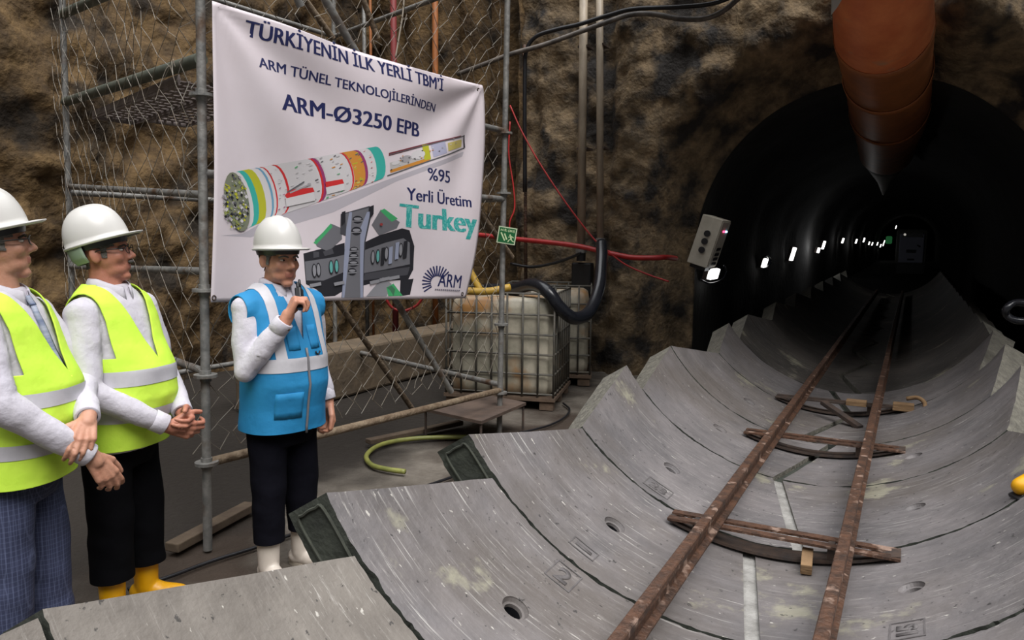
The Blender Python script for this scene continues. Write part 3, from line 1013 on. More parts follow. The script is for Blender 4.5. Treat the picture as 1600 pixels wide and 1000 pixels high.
# trailing gear
A_.dz = 0.00012
A_.z = 0.0004
A_.poly([c6(*p) for p in ((1010, 140), (1420, 42), (1425, 52), (1010, 158))], ink(120, 50, 60))
A_.poly([c6(*p) for p in ((1015, 195), (1240, 130), (1245, 175), (1020, 250))], ink(190, 186, 184))
A_.poly([c6(*p) for p in ((1015, 236), (1240, 165), (1245, 182), (1018, 252))], ORA)
A_.poly([c6(*p) for p in ((1210, 95), (1245, 90), (1250, 175), (1215, 180))], YEL)
A_.poly([c6(*p) for p in ((1258, 95), (1330, 75), (1338, 140), (1264, 165))], ink(176, 176, 200))
A_.poly([c6(*p) for p in ((1342, 85), (1430, 62), (1432, 105), (1346, 130))], ink(206, 190, 110))
A_.line(c6(1000, 268), c6(1450, 112), 2.0, DGR); A_.line(c6(1015, 150), c6(1440, 45), 1.6, DGR)
A_.ellipse(c6(1050, 195), 7, 3, WHT, rot=-0.3); A_.ellipse(c6(1110, 172), 9, 5, GRY, rot=-0.3); A_.ellipse(c6(1180, 150), 12, 7, WHT, rot=-0.3)
for _ in range(26):
    x = rnd.uniform(1020, 1440); y = 235 - (x - 1020) * 0.33 + rnd.uniform(-60, 0)
    x, y = c6(x, y); A_.poly([(x - 1.6, y), (x + 1.4, y - 1.2), (x + 1.2, y + 1)], rnd.choice([DGR, BLK, WHT, ORA, GRY]))
A_.line(c6(1440, 40), c6(1450, 110), 2.0, BLK)
lay(A_.bm, 'machine_picture', None, 0.0022)
pic1 = COL.objects['machine_picture']
# the cutter head
n_ink = len(INK)
A2 = Art()
K = lambda *ps: [c6(*p) for p in ps]
C1, C2, C3, CBL = ink(112, 112, 118), ink(142, 142, 148), ink(74, 74, 80), ink(150, 156, 178)
GR2 = ink(70, 168, 108)
A2.poly(K((540, 700), (610, 680), (690, 660), (760, 640), (760, 900), (700, 935), (640, 940), (600, 900), (545, 870)), BLK)
A2.poly(K((545, 745), (700, 720), (765, 705), (760, 800), (640, 850), (548, 850)), C1)
A2.poly(K((870, 640), (960, 600), (1090, 560), (1130, 570), (1160, 660), (1158, 790), (1130, 850), (1000, 850), (860, 880)), BLK)
A2.poly(K((880, 680), (1000, 640), (1100, 615), (1135, 640), (1140, 760), (1000, 790), (870, 810)), C1)
A2.poly(K((880, 812), (1140, 775), (1128, 820), (870, 850)), C3)
A2.poly(K((1090, 850), (1160, 840), (1140, 930), (1085, 938)), BLK)
A2.poly(K((600, 625), (690, 535), (745, 560), (745, 620), (670, 690), (610, 660)), C1)
A2.poly(K((594, 640), (685, 532), (694, 552), (608, 650)), GR2)
A2.poly(K((915, 540), (965, 455), (1075, 525), (1060, 560), (960, 600)), C1)
A2.poly(K((962, 462), (985, 450), (1062, 505), (1030, 524)), GR2)
A2.poly(K((640, 690), (690, 670), (700, 700), (650, 715)), C3); A2.poly(K((590, 690), (620, 690), (620, 720), (590, 725)), C3)
A2.poly(K((885, 940), (990, 832), (1040, 870), (1010, 938)), C2)
A2.poly(K((1010, 890), (1050, 868), (1100, 935), (1020, 938)), GR2)
A2.poly(K((1010, 890), (1030, 905), (1050, 938), (1060, 900), (1040, 880)), ink(70, 120, 90))
A2.poly(K((738, 480), (900, 435), (915, 470), (880, 640), (868, 945), (735, 945), (765, 700), (765, 600), (735, 590)), C3)
A2.poly(K((760, 480), (895, 446), (868, 650), (850, 945), (748, 945), (785, 700)), C1)
A2.poly(K((848, 560), (885, 470), (905, 465), (872, 640), (866, 945), (850, 945)), CBL)
A2.poly(K((768, 560), (785, 470), (800, 470), (786, 700), (752, 945), (738, 945)), CBL)
for (x, y, rx, ry) in ((832, 512, 30, 22), (826, 575, 30, 24), (812, 680, 26, 18), (810, 715, 28, 18), (808, 755, 30, 18), (800, 800, 26, 20)):
    A2.ellipse(c6(x, y), rx / 3.57, ry / 3.57, BLK); A2.ellipse(c6(x, y - 5), rx / 3.57 * 0.75, ry / 3.57 * 0.35, C2)
    A2.line(c6(x - rx, y + 8), c6(x + rx, y + 6), 1.6, C2)
for (x, y) in ((590, 795), (612, 790), (680, 775), (710, 770), (925, 720), (955, 715), (1005, 700), (1085, 680)):
    tl = (x in (680, 710, 955))
    A2.ellipse(c6(x, y), 3.6, 11, BLK); A2.ellipse(c6(x, y), 2.4, 9, ink(100, 170, 165) if tl else C2)
for (x, y) in ((985, 720), (1030, 715), (1065, 690), (1110, 682)): A2.poly(K((x - 10, y - 50), (x + 10, y - 55), (x + 8, y + 40), (x - 12, y + 45)), BLK if x in (985, 1110) else CBL)
for (x, y) in ((560, 870), (690, 862), (905, 855), (965, 840), (1020, 832)): A2.poly(K((x, y), (x + 60, y - 12), (x + 62, y + 6), (x + 4, y + 18)), C2)
A2.poly(K((740, 470), (760, 463), (760, 520), (740, 540)), BLK); A2.poly(K((895, 440), (920, 430), (920, 480), (905, 500)), BLK)
A2.ellipse(c6(967, 538), 2.5, 2.2, ink(150, 60, 60))
lay(A2.bm, 'cutterhead_picture', None, 0.0022)
mats_sorted = [mm for _, mm in sorted(INK.values(), key=lambda q: q[0])]
for nm in ('machine_picture', 'cutterhead_picture'):
    for mm in mats_sorted: COL.objects[nm].data.materials.append(mm)
for (x, y) in ((336, 8), (742, 141), (719, 459), (328, 465)):
    b = MB(); s_, z = bpl(x, y)
    p = bpos(s_, z, 0.003)
    b.tube([p + UB * (0.012 * math.cos(k * math.pi / 6)) + Vector((0, 0, 0.012 * math.sin(k * math.pi / 6))) for k in range(12)], 0.004, 6, closed=True)
    b.build('grommet', M_dsteel, banner, smooth=True)
# ------------------------------------------------------------------ emergency exit sign wired to the scaffold upright
sg = empty('exit_sign', ab(792, 368, 0.08), 'small green emergency exit sign wired to the scaffold upright', 'sign')
so = ab(792, 368, 0.09)
tilt = math.radians(-9)
rx = (CR * math.cos(tilt) + Vector((0, 0, 1)) * math.sin(tilt)).normalized()
rz = (Vector((0, 0, 1)) * math.cos(tilt) - CR * math.sin(tilt)).normalized()
ry = rz.cross(rx)
def sp_(u, v, w=0.0): return so + rx * u + rz * v - ry * w
def quad(b, u0, v0, u1, v1, w, t=0.001): b.prism([sp_(u0, v0, w), sp_(u1, v0, w), sp_(u1, v1, w), sp_(u0, v1, w)], -ry * t)
b = MB(); quad(b, -0.078, -0.071, 0.078, 0.071, 0, 0.003); b.build('plate', mat('sign_border', srgb(196, 208, 176), rough=0.5), sg)
b = MB(); quad(b, -0.069, -0.062, 0.069, 0.062, 0.0032); b.build('green_field', mat('sign_green', srgb(18, 96, 50), rough=0.5), sg)
b = MB()
def sbar(u0, v0, u1, v1, wd):
    d = Vector((u1 - u0, v1 - v0)).normalized(); n_ = Vector((-d.y, d.x)) * wd / 2
    b.prism([sp_(u0 + n_.x, v0 + n_.y, 0.0045), sp_(u1 + n_.x, v1 + n_.y, 0.0045), sp_(u1 - n_.x, v1 - n_.y, 0.0045), sp_(u0 - n_.x, v0 - n_.y, 0.0045)], -ry * 0.001)
sbar(-0.052, 0.020, -0.012, -0.045, 0.011); sbar(-0.022, 0.014, 0.004, -0.034, 0.011)
sbar(0.030, 0.012, 0.022, 0.002, 0.010); sbar(0.032, 0.002, 0.040, -0.026, 0.013); sbar(0.036, -0.004, 0.014, -0.012, 0.006); sbar(0.036, 0.0, 0.060, -0.012, 0.006)
sbar(0.040, -0.026, 0.022, -0.036, 0.007); sbar(0.022, -0.036, 0.016, -0.054, 0.007); sbar(0.040, -0.026, 0.052, -0.040, 0.007); sbar(0.052, -0.040, 0.066, -0.044, 0.007)
b.build('pictogram', mat('sign_pale', srgb(206, 224, 176), rough=0.5), sg)
me = text_mesh('ACİL ÇIKIŞ', 0.024, 0.0005)
xs = [v.co.x for v in me.vertices]; off_ = (min(xs) + max(xs)) / 2
for v in me.vertices: v.co = sp_(v.co.x - off_, v.co.y + 0.034, 0.0048)
link('lettering', me, MATS['sign_pale'], sg)
# ------------------------------------------------------------------ liquid totes on pallets
M_tank = mat('stained_white_plastic', srgb(192, 184, 166), srgb(142, 138, 122), scale=3.5, rough=0.45, c3=srgb(160, 116, 66), c3lo=0.52, c3hi=0.66, c3scale=2.2, detail=8)
M_cage = mat('grey_cage_tube', srgb(74, 74, 70), srgb(98, 92, 82), scale=14, rough=0.6)
M_pal = mat('dirty_pallet', srgb(112, 92, 76), srgb(84, 70, 58), scale=6, rough=0.9, bump=0.3)
def tote(px, py, ang, wl, wr, label):
    K = pt(px, py, 'z', 0)
    dl = (-CR * math.cos(ang) + CF * math.sin(ang)); dl.z = 0; dl.normalize()
    dr = (CR * math.sin(ang) + CF * math.cos(ang)); dr.z = 0; dr.normalize()
    root = empty('liquid_tote', K + dl * wl / 2 + dr * wr / 2, label, 'liquid tote', 'caged liquid totes')
    Z = Vector((0, 0, 1))
    def P(a, c, z): return K + dl * a + dr * c + Z * z
    b = MB()
    for c in (0.0, wr / 2 - 0.05, wr - 0.1):
        for a in (0.0, wl / 2 - 0.07, wl - 0.14):
            b.prism([P(a, c, 0.0), P(a + 0.14, c, 0.0), P(a + 0.14, c + 0.1, 0.0), P(a, c + 0.1, 0.0)], Z * 0.09)
    b.prism([P(-0.02, -0.02, 0.09), P(wl + 0.02, -0.02, 0.09), P(wl + 0.02, wr + 0.02, 0.09), P(-0.02, wr + 0.02, 0.09)], Z * 0.035)
    b.build('pallet', M_pal, root)
    # tank: rounded block with shallow vertical bulges
    b = MB()
    rr = []
    for z, ins in ((0.135, 0.07), (0.16, 0.035), (0.25, 0.025), (0.50, 0.03), (0.8, 0.03), (1.0, 0.025), (1.08, 0.04), (1.115, 0.09)):
        ring = []
        n_ = 56
        for k in range(n_):
            t = 2 * math.pi * k / n_
            ca, sa = math.cos(t), math.sin(t)
            e = 0.22
            x = math.copysign(abs(ca) ** e, ca); y = math.copysign(abs(sa) ** e, sa)
            w = 1 + 0.012 * math.sin(k * 2 * math.pi / 7)
            ring.append(P(wl / 2 + x * w * (wl / 2 - ins), wr / 2 + y * w * (wr / 2 - ins), z))
        rr.append(ring)
    b.rings(rr)
    b.build('tank', M_tank, root, smooth=True)
    b = MB()
    r = 0.0115
    hts = (0.16, 0.36, 0.56, 0.76, 0.96, 1.17)
    for z in hts:
        b.tube([P(0, 0, z), P(wl, 0, z), P(wl, wr, z), P(0, wr, z)], r, 6, closed=True)
    for i in range(8):
        a = wl * i / 7
        b.tube([P(a, 0, 0.13), P(a, 0, 1.17)], r, 6); b.tube([P(a, wr, 0.13), P(a, wr, 1.17)], r, 6)
    for i in range(1, 7):
        c = wr * i / 7
        b.tube([P(0, c, 0.13), P(0, c, 1.17)], r, 6); b.tube([P(wl, c, 0.13), P(wl, c, 1.17)], r, 6)
    b.build('cage', M_cage, root, smooth=True)
    b = MB(); b.tube([P(wl / 2, wr / 2, 1.08), P(wl / 2, wr / 2, 1.14)], 0.09, 18); b.build('cap', M_black, root, auto=0.6)
tote(864, 642, math.radians(13), 1.12, 0.98, 'caged white liquid tote on pallet, front one with black hose hanging by it')
tote(921, 603, math.radians(6), 1.0, 0.66, 'caged liquid tote standing behind the front tote, only its right edge showing')
# ------------------------------------------------------------------ hoses, pipes, cables
def thin(name, pts, r, m, label, cat, n=8, k=8):
    b = MB(); b.tube(spline(pts, k), r, n)
    o = b.build(name, m, smooth=True)
    return tag(o, label, cat)
M_hose = mat('glossy_black_hose', srgb(26, 28, 34), srgb(34, 36, 42), scale=12, rough=0.25)
M_yel = mat('yellow_plastic', srgb(206, 168, 66), srgb(178, 140, 56), scale=8, rough=0.5)
thin('suction_hose', [ptd(760, 452, 8.3), ptd(800, 452, 8.1), ptd(832, 445, 7.8), ptd(856, 456, 7.6), ptd(874, 480, 7.6), ptd(897, 497, 7.7), ptd(921, 487, 7.9), ptd(936, 450, 8.2), ptd(940, 405, 8.5), ptd(940, 380, 8.7)], 0.066, M_hose, 'thick glossy black hose sagging in front of the totes', 'hose', 14)
thin('yellow_hose', [ptd(715, 452, 7.2), ptd(735, 455, 7.2), ptd(765, 455, 7.25), ptd(797, 449, 7.3)], 0.036, M_yel, 'yellow hose lying level on the front tote', 'hose', 12)
thin('yellow_pipe', [ptd(733, 418, 7.4), ptd(742, 438, 7.38), ptd(752, 456, 7.36)], 0.034, M_yel, 'short yellow pipe slanting down behind banner corner', 'pipe', 12)
M_cond = mat('grey_conduit', srgb(178, 164, 144), srgb(140, 128, 112), scale=7, rough=0.5, stretch=(1, 1, 0.3))
def conduit(xt, yt, xb, yb, r, label):
    root = empty('conduit', pt(xb, yb, 'y', 8.8), label, 'pipe', 'vertical pipes on the portal wall')
    a, c = pt(xt, yt, 'y', 8.8), pt(xb, yb, 'y', 8.8)
    c = Vector((c.x, 8.8, c.z))
    b = MB(); b.tube([a + (a - c) * 0.35, c], r, 14); b.build('tube', M_cond, root, smooth=True)
    b = MB(); b.tube([c + Vector((0, 0, 0.10)), c + Vector((0, 0, 0.07)), c + Vector((0, 0, 0.0))], r * 1.35, 14); b.build('clamp', M_steel, root, auto=0.6)
    b = MB(); b.tube([c, c + Vector((0, 0, -0.10))], r * 1.15, 14); b.build('hose_end', M_black, root, auto=0.6)
    for z in (2.8, 4.0):
        b = MB(); b.box((c.x + (a.x - c.x) * (z - c.z) / (a.z - c.z), 8.88, z), (r * 2.6, 0.2, 0.025)); b.build('bracket', M_dsteel, root)
conduit(912, 0, 908, 395, 0.050, 'left one of the two tall grey pipes down the portal wall')
conduit(937, 0, 938, 385, 0.042, 'right one of the two tall grey pipes down the portal wall')
b = MB(); b.box(pt(910, 445, 'y', 8.85), (0.26, 0.12, 0.55), bev=0.02)
tag(b.build('dark_junction_bundle', M_black), 'dark bundle of hose ends under the two grey pipes', 'hose bundle')
thin('red_pipe', [pt(x, y, 'y', 8.62) for x, y in ((700, 366), (745, 367), (800, 373), (860, 379), (905, 385), (945, 394), (985, 402), (1020, 403))] + [pt(1040, 402, 'y', 8.75), pt(1056, 404, 'y', 9.25)], 0.031, M_red, 'thick red pipe running along the portal wall behind the exit sign', 'pipe', 12)
thin('red_cable', [pt(x, y, 'y', 8.60) for x, y in ((797, 165), (815, 205), (845, 258), (885, 318), (925, 370), (945, 388), (975, 412), (1010, 428), (1045, 440))], 0.011, M_red, 'thin red cable slanting down across the portal wall', 'cable', 6)
thin('red_hanging_cable', [ptd(x, y, 6.75) for x, y in ((797, 190), (795, 240), (802, 290), (804, 325), (797, 345), (796, 360))], 0.007, M_red, 'red cable hanging beside the upright above the exit sign', 'cable', 6)
thin('red_loop_cable', [ptd(x, y, 6.5) for x, y in ((600, 462), (612, 480), (630, 486), (650, 478), (662, 464))], 0.012, M_red, 'red cable loop showing under the banner', 'cable', 6)
thin('black_cable', [pt(x, y, 'y', 8.7) for x, y in ((798, 412), (830, 417), (862, 412), (890, 403), (908, 395))], 0.018, M_black, 'black cable sagging between the upright and the grey pipes', 'cable', 8)
thin('grey_cable', [pt(x, y, 'y', 8.66) for x, y in ((820, 300), (820, 120), (823, 78), (838, 57), (870, 46), (905, 38), (950, 24), (990, 14), (1060, 11), (1115, 5), (1160, -12))], 0.026, M_black, 'upper black cable crossing the top of the portal wall', 'cable', 8)
thin('grey_cable', [pt(x, y, 'y', 8.60) for x, y in ((715, 116), (760, 99), (800, 84), (850, 70), (900, 52), (950, 34), (985, 23), (1020, 22), (1060, 29), (1100, 29), (1130, 17), (1158, -6))], 0.030, mat('scuffed_cable', srgb(70, 66, 64), srgb(120, 112, 104), scale=6, rough=0.5), 'lower scuffed cable crossing the top of the portal wall', 'cable', 8)
b = MB(); b.tube([pt(820, 70, 'y', 8.75), pt(821, 300, 'y', 8.75), pt(822, 575, 'y', 8.75)], 0.022, 10)
tag(b.build('rusty_rod', M_rust, smooth=True), 'thin rusty rod standing at the corner of the portal wall', 'rod')
M_orange = mat('orange_paint', srgb(170, 104, 52), srgb(140, 84, 44), scale=8, rough=0.6)
for x, w, m, lab in ((680, 0.042, M_orange, 'orange upright pole behind the scaffold mesh, above the banner'), (615, 0.045, mat('dull_red_paint', srgb(134, 56, 56), rough=0.6), 'dull red upright pole behind the scaffold mesh, above the banner'), (569, 0.03, M_steel, 'grey upright pole behind the scaffold mesh, left of the dull red pole'), (579, 0.02, M_orange, 'thin yellowish pole behind the mesh, between grey and dull red poles')):
    p = pt(x, 60, 'y', 9.1)
    b = MB(); b.tube([Vector((p.x, 9.1, 0)), Vector((p.x, 9.1, 7.5))], w, 10)
    tag(b.build('upright_pole', m, smooth=True), lab, 'pole')
thin('white_rope', [ptd(632, -10, 7.4), ptd(629, 25, 7.4), ptd(624, 55, 7.4), ptd(618, 90, 7.4)], 0.008, mat('rope', srgb(160, 150, 136), rough=0.9), 'pale rope hanging down behind the banner top', 'rope', 6)
G0 = 0.03
thin('garden_hose', [pt(x, y, 'z', G0) for x, y in ((760, 683), (700, 683), (640, 686), (595, 695), (573, 711), (580, 726), (604, 733), (633, 737))], 0.019, mat('green_hose', srgb(150, 150, 80), srgb(120, 124, 66), scale=8, rough=0.45), 'yellow green garden hose looped on the ground behind the blue vest man', 'hose', 10)
thin('ground_cable', [pt(x, y, 'z', 0.02) for x, y in ((200, 921), (262, 902), (330, 877), (415, 850), (520, 811), (640, 768), (690, 751), (730, 737), (790, 716))], 0.010, M_black, 'black cable lying across the ground behind the men', 'cable', 6)
thin('ground_cable', [pt(x, y, 'z', 0.02) for x, y in ((812, 676), (835, 671), (862, 663), (882, 652), (890, 640), (880, 630))], 0.010, M_black, 'black cable on the ground leading to the front tote', 'cable', 6)
# timber and low steel step by the scaffold
b = MB(); b.bar(pt(268, 856, 'z', 0.05), pt(392, 790, 'z', 0.05), 0.09, 0.05, bev=0.006)
tag(b.build('timber_plank', mat('grey_timber', srgb(104, 90, 74), srgb(84, 70, 58), scale=6, rough=0.9, bump=0.3)), 'weathered timber plank lying at the scaffold foot', 'plank')
b = MB(); b.bar(pt(575, 690, 'z', 0.05), pt(720, 660, 'z', 0.05), 0.08, 0.04, bev=0.006)
tag(b.build('timber_plank', MATS['grey_timber']), 'timber plank lying under the low steel step', 'plank')
st = empty('low_step', pt(745, 670, 'z', 0), 'low dark steel step with thin legs beside the scaffold upright', 'step')
q = [pt(660, 642, 'z', 0.24), pt(752, 663, 'z', 0.24), pt(822, 633, 'z', 0.24), pt(742, 617, 'z', 0.24)]
b = MB(); b.prism(q, (0, 0, 0.025)); b.build('plate', mat('brown_plate', srgb(98, 82, 72), srgb(74, 62, 56), scale=6, rough=0.7), st)
cen = (q[0] + q[1] + q[2] + q[3]) / 4
for p in q:
    p = p.lerp(cen, 0.06)
    b = MB(); b.tube([Vector((p.x, p.y, 0)), Vector((p.x, p.y, 0.24))], 0.011, 8); b.build('leg', M_dsteel, st)
# ------------------------------------------------------------------ ventilation duct under the crown
dv = empty('ventilation_duct', ptd(1380, 60, 7.0), 'orange ventilation duct hanging under the tunnel crown', 'ventilation duct')
cl = [ptd(x, y, z) for x, y, z in ((1372, -210, 4.9), (1376, -70, 6.0), (1378, 0, 6.6), (1381, 60, 7.4), (1386, 110, 8.4), (1389, 150, 9.6), (1389, 185, 11.2), (1388, 212, 13.0), (1386, 232, 14.5))]
M_duct = mat('orange_duct_cloth', srgb(238, 142, 90), srgb(216, 116, 72), scale=3, rough=0.5, c3=srgb(196, 150, 120), c3lo=0.58, c3hi=0.72, c3scale=3.5, bump=0.2, bscale=6)
M_duct2 = mat('shaded_duct_cloth', srgb(176, 108, 62), srgb(146, 88, 52), scale=3, rough=0.5, bump=0.2, bscale=6)  # rear sleeves of the same orange duct, shade painted into the cloth
sp = spline(cl, 7)
NR = len(sp)
def duct_piece(i0, i1, r0, r1, name, m, flare=0.02):
    b = MB()
    n_ = 30
    rr = []
    for i in range(i0, i1 + 1):
        t = (i - i0) / max(1, i1 - i0)
        r = r0 + (r1 - r0) * t + flare * (1 - t) ** 3
        p = sp[i]
        d = (sp[min(i + 1, NR - 1)] - sp[max(i - 1, 0)]).normalized()
        x = d.cross(Vector((0, 0, 1))).normalized(); y = x.cross(d)
        rr.append([p + x * math.cos(2 * math.pi * k / n_) * r * (1 + 0.03 * noise.noise(Vector((k * 0.5, i * 0.3, r0 * 9)))) + y * math.sin(2 * math.pi * k / n_) * r for k in range(n_)])
    b.rings(rr, cap0=False, cap1=False)
    o = b.build(name, m, dv, smooth=True)
    md = o.modifiers.new('t', 'SOLIDIFY'); md.thickness = 0.006
def wpx(px_, Z): return px_ / 2 / 1200 * Z
duct_piece(0, 20, wpx(150, 4.9), wpx(142, 7.3), 'sleeve', M_duct, 0.0)
duct_piece(19, 29, wpx(138, 7.2), wpx(124, 8.7), 'sleeve', M_duct2)
duct_piece(28, 39, wpx(124, 8.5), wpx(112, 10.5), 'sleeve', M_duct2)
duct_piece(38, NR - 1, wpx(112, 10.3), wpx(82, 14.4), 'sleeve', M_duct2)
b = MB()
tip = [ptd(1386, 230, 14.4), ptd(1384, 250, 15.5), ptd(1382, 280, 17), ptd(1380, 304, 18.5)]
b.tube(tip, [wpx(74, 14.4), wpx(58, 15.5), wpx(22, 17), 0.02], 20)
b.build('grey_tip', mat('grey_duct_cloth', srgb(130, 126, 120), srgb(104, 100, 96), scale=4, rough=0.6), dv, smooth=True)
b = MB()
b.prism([ptd(1301, -6, 5.9), ptd(1319, -6, 5.9), ptd(1308, 12, 5.9), ptd(1300, 22, 5.9)], CF * 0.02)
tag(b.build('hanging_tag', mat('tag_sheet', srgb(150, 150, 144), rough=0.6)), 'scrap of grey sheet hanging at the left of the orange duct', 'sheet')
# ------------------------------------------------------------------ in the tunnel
M_lamp = emit('lamp_glow', (1, 0.98, 0.95, 1), 2.0)
M_box = mat('cream_cabinet_paint', srgb(196, 190, 176), srgb(176, 170, 156), scale=5, rough=0.5)
XW = -2.30
bc = pt(1108, 377, 'x', XW)
lean = Matrix.Rotation(math.radians(17), 3, 'Y')
cab = empty('electrical_cabinet', bc, 'cream electrical cabinet with a red status light on the left tunnel wall', 'electrical cabinet')
def bx(c): return bc + lean @ Vector(c)
b = MB(); b.box(bc, (0.26, 0.46, 0.62), lean.to_4x4(), bev=0.008); b.build('housing', M_box, cab)
b = MB(); b.box(bx((0.134, 0, 0)), (0.012, 0.42, 0.58), lean.to_4x4(), bev=0.003); b.build('door', M_box, cab)
b = MB()
for z in (0.10, 0.0, -0.11): b.tube([bx((0.0, -0.23, z)), bx((0.0, -0.25, z))], 0.04, 14)
b.build('gland', M_black, cab)
for z in (-0.06, -0.13, -0.19, -0.25):
    b = MB(); b.box(bx((0.143, 0.02, z)), (0.006, 0.22, 0.035), lean.to_4x4()); b.build('label_strip', M_black, cab)
b = MB(); b.box(bx((0.145, -0.03, 0.17)), (0.012, 0.10, 0.022), lean.to_4x4()); b.build('red_indicator', emit('red_glow', (1, 0.08, 0.2, 1), 2.0), cab)
b = MB(); b.box(bx((0.145, 0.09, 0.17)), (0.012, 0.10, 0.022), lean.to_4x4()); b.build('blue_indicator', emit('blue_glow', (0.35, 0.7, 1, 1), 2.0), cab)
b = MB(); b.box(bx((0, 0, -0.33)), (0.2, 0.3, 0.06), lean.to_4x4()); b.build('foot', M_black, cab)
lampspots = [(1115, 428, 30, 16), (1195, 411, 12, 14), (1239, 397, 10, 21), (1279, 391, 6, 8), (1287, 383, 5, 13), (1317, 376, 4, 8), (1338, 377, 3.5, 7), (1350, 375, 4, 7), (1358, 380, 2.5, 5), (1363, 381, 2.5, 5), (1371, 381, 3, 5), (1376, 384, 3, 5), (1381, 380, 4, 9), (1400, 355, 2.5, 5)]
names = ['brightest wall lamp, just below the electrical cabinet', 'second tunnel lamp from the cabinet, beside a loop of cable', 'large slanted tunnel lamp, third from the cabinet', 'round tunnel lamp, lower of a close pair', 'tall tunnel lamp, upper of a close pair', 'lone tunnel lamp right of the close pair', 'small tunnel lamp, seventh from the cabinet', 'small tunnel lamp, eighth from the cabinet', 'tiny far tunnel lamp, ninth from the cabinet', 'tiny far tunnel lamp, tenth from the cabinet', 'tiny far tunnel lamp, eleventh from the cabinet', 'tiny far tunnel lamp, twelfth from the cabinet', 'far tunnel lamp next to the green light', 'far tunnel lamp above the green light']
for (x, y, w, h), lab in zip(lampspots, names):
    p = pt(x, y, 'x', AX - 1.86)
    Z = (p - Vector((0, 0, H))).dot(CF)
    if Z > 62 or Z < 0: p = ptd(x, y, 62); Z = 62
    W, Hh = w * Z / 1200, h * Z / 1200
    root = empty('tunnel_lamp', p, lab, 'lamp', 'lamps along the left tunnel wall')
    b = MB(); b.box(p, (0.06, W * 1.6, Hh), Matrix.Rotation(math.radians(14), 4, 'Y'), bev=0.01); b.build('glass', M_lamp, root)
    b = MB(); b.box(p + Vector((-0.06, 0, 0.01)), (0.06, W * 1.7, Hh * 1.1), Matrix.Rotation(math.radians(14), 4, 'Y')); b.build('fitting', M_dsteel, root)
for i, (x, y) in enumerate(((1118, 428), (1239, 397), (1283, 387), (1317, 376), (1338, 377))):
    ld = bpy.data.lights.new('tunnel_lamp_light', 'POINT'); ld.energy = (0.25, 0.3, 6.0, 0.8, 1.2)[i]; ld.shadow_soft_size = 0.1
    lo = bpy.data.objects.new('tunnel_lamp_light', ld); COL.objects.link(lo)
    lo.location = pt(x, y, 'x', AX - 1.70)
thin('tunnel_cable', [pt(x, y, 'x', AX - 1.78) for x, y in ((1095, 437), (1110, 443), (1128, 437), (1135, 425), (1131, 414))], 0.012, M_hose, 'glossy black cable looping under the brightest wall lamp', 'cable', 8)
thin('tunnel_cable', [pt(x, y, 'x', AX - 1.8) for x, y in ((1192, 402), (1199, 400), (1204, 408), (1200, 417), (1194, 420))], 0.02, M_hose, 'glossy cable loop beside the second tunnel lamp', 'cable', 8)
gl = ptd(1389, 375, 60)
b = MB(); b.box(gl, (0.45, 0.3, 0.6), bev=0.1); tag(b.build('green_light', emit('green_glow', (0.1, 0.6, 0.2, 1), 0.06)), 'far green light beside the locomotive', 'light')
LZ = 26.0
lc = ptd(1424, 387, LZ)
loco = empty('locomotive', Vector((lc.x, lc.y, 0.43)), 'small tunnel locomotive with pale flat front standing on the track', 'locomotive')
def lx(a, c, z): return Vector((lc.x + a, lc.y + c, lc.z + z))
M_loc = mat('grey_loco_paint', srgb(120, 120, 116), rough=0.6)
b = MB(); b.box(lx(0, 1.2, 0.03), (0.96, 2.3, 1.22), bev=0.12); b.build('cab', M_loc, loco, auto=0.6)
b = MB(); b.box(lx(0, -0.0, -0.02), (0.74, 0.06, 0.98), bev=0.02); b.build('front_panel', mat('pale_blue_panel', srgb(186, 190, 214), rough=0.5), loco)
b = MB(); b.box(lx(0, -0.04, -0.12), (0.30, 0.02, 0.11)); b.build('nameplate', mat('dark_blue_plate', srgb(30, 36, 60), rough=0.5), loco)
b = MB(); b.box(lx(0.22, -0.04, 0.06), (0.12, 0.02, 0.05), Matrix.Rotation(0.5, 4, 'Y')); b.build('handle', MATS['dark_blue_plate'], loco)
b = MB(); b.box(lx(0, -0.04, -0.40), (0.22, 0.02, 0.06)); b.build('coupling_plate', MATS['dark_blue_plate'], loco)
b = MB(); b.box(lx(0.02, -0.03, 0.42), (0.62, 0.04, 0.14)); b.build('windscreen', M_hose, loco)
b = MB(); b.box(lx(0, 1.2, -0.72), (0.86, 2.2, 0.34)); b.build('undercarriage', M_black, loco)
b = MB(); b.tube([lx(-0.22, -0.06, 0.44), lx(-0.22, -0.03, 0.44)], 0.04, 12); b.build('headlamp', emit('dim_headlamp', (1, 0.95, 0.85, 1), 0.25), loco)
# ------------------------------------------------------------------ things at the right edge of the view
thin('black_hose', [Vector((0.86, 5.2, 1.25)), Vector((0.80, 5.16, 1.12)), Vector((0.765, 5.1, 1.0)), Vector((0.775, 5.05, 0.90)), Vector((0.82, 5.0, 0.82)), Vector((0.92, 4.95, 0.72))], 0.022, M_hose, 'black hose bending down beside the chipped segment edges at right', 'hose', 10)
cc = pt(1596, 487, 'y', 7.4)
b = MB(); b.tube([cc + Vector((0.11 * math.cos(k * math.pi / 12), 0.02 * math.sin(k), 0.075 * math.sin(k * math.pi / 12))) for k in range(24)], 0.03, 10, closed=True)
tag(b.build('hose_coil', M_hose, smooth=True), 'coil of glossy black hose in the dark at the right edge', 'hose coil')
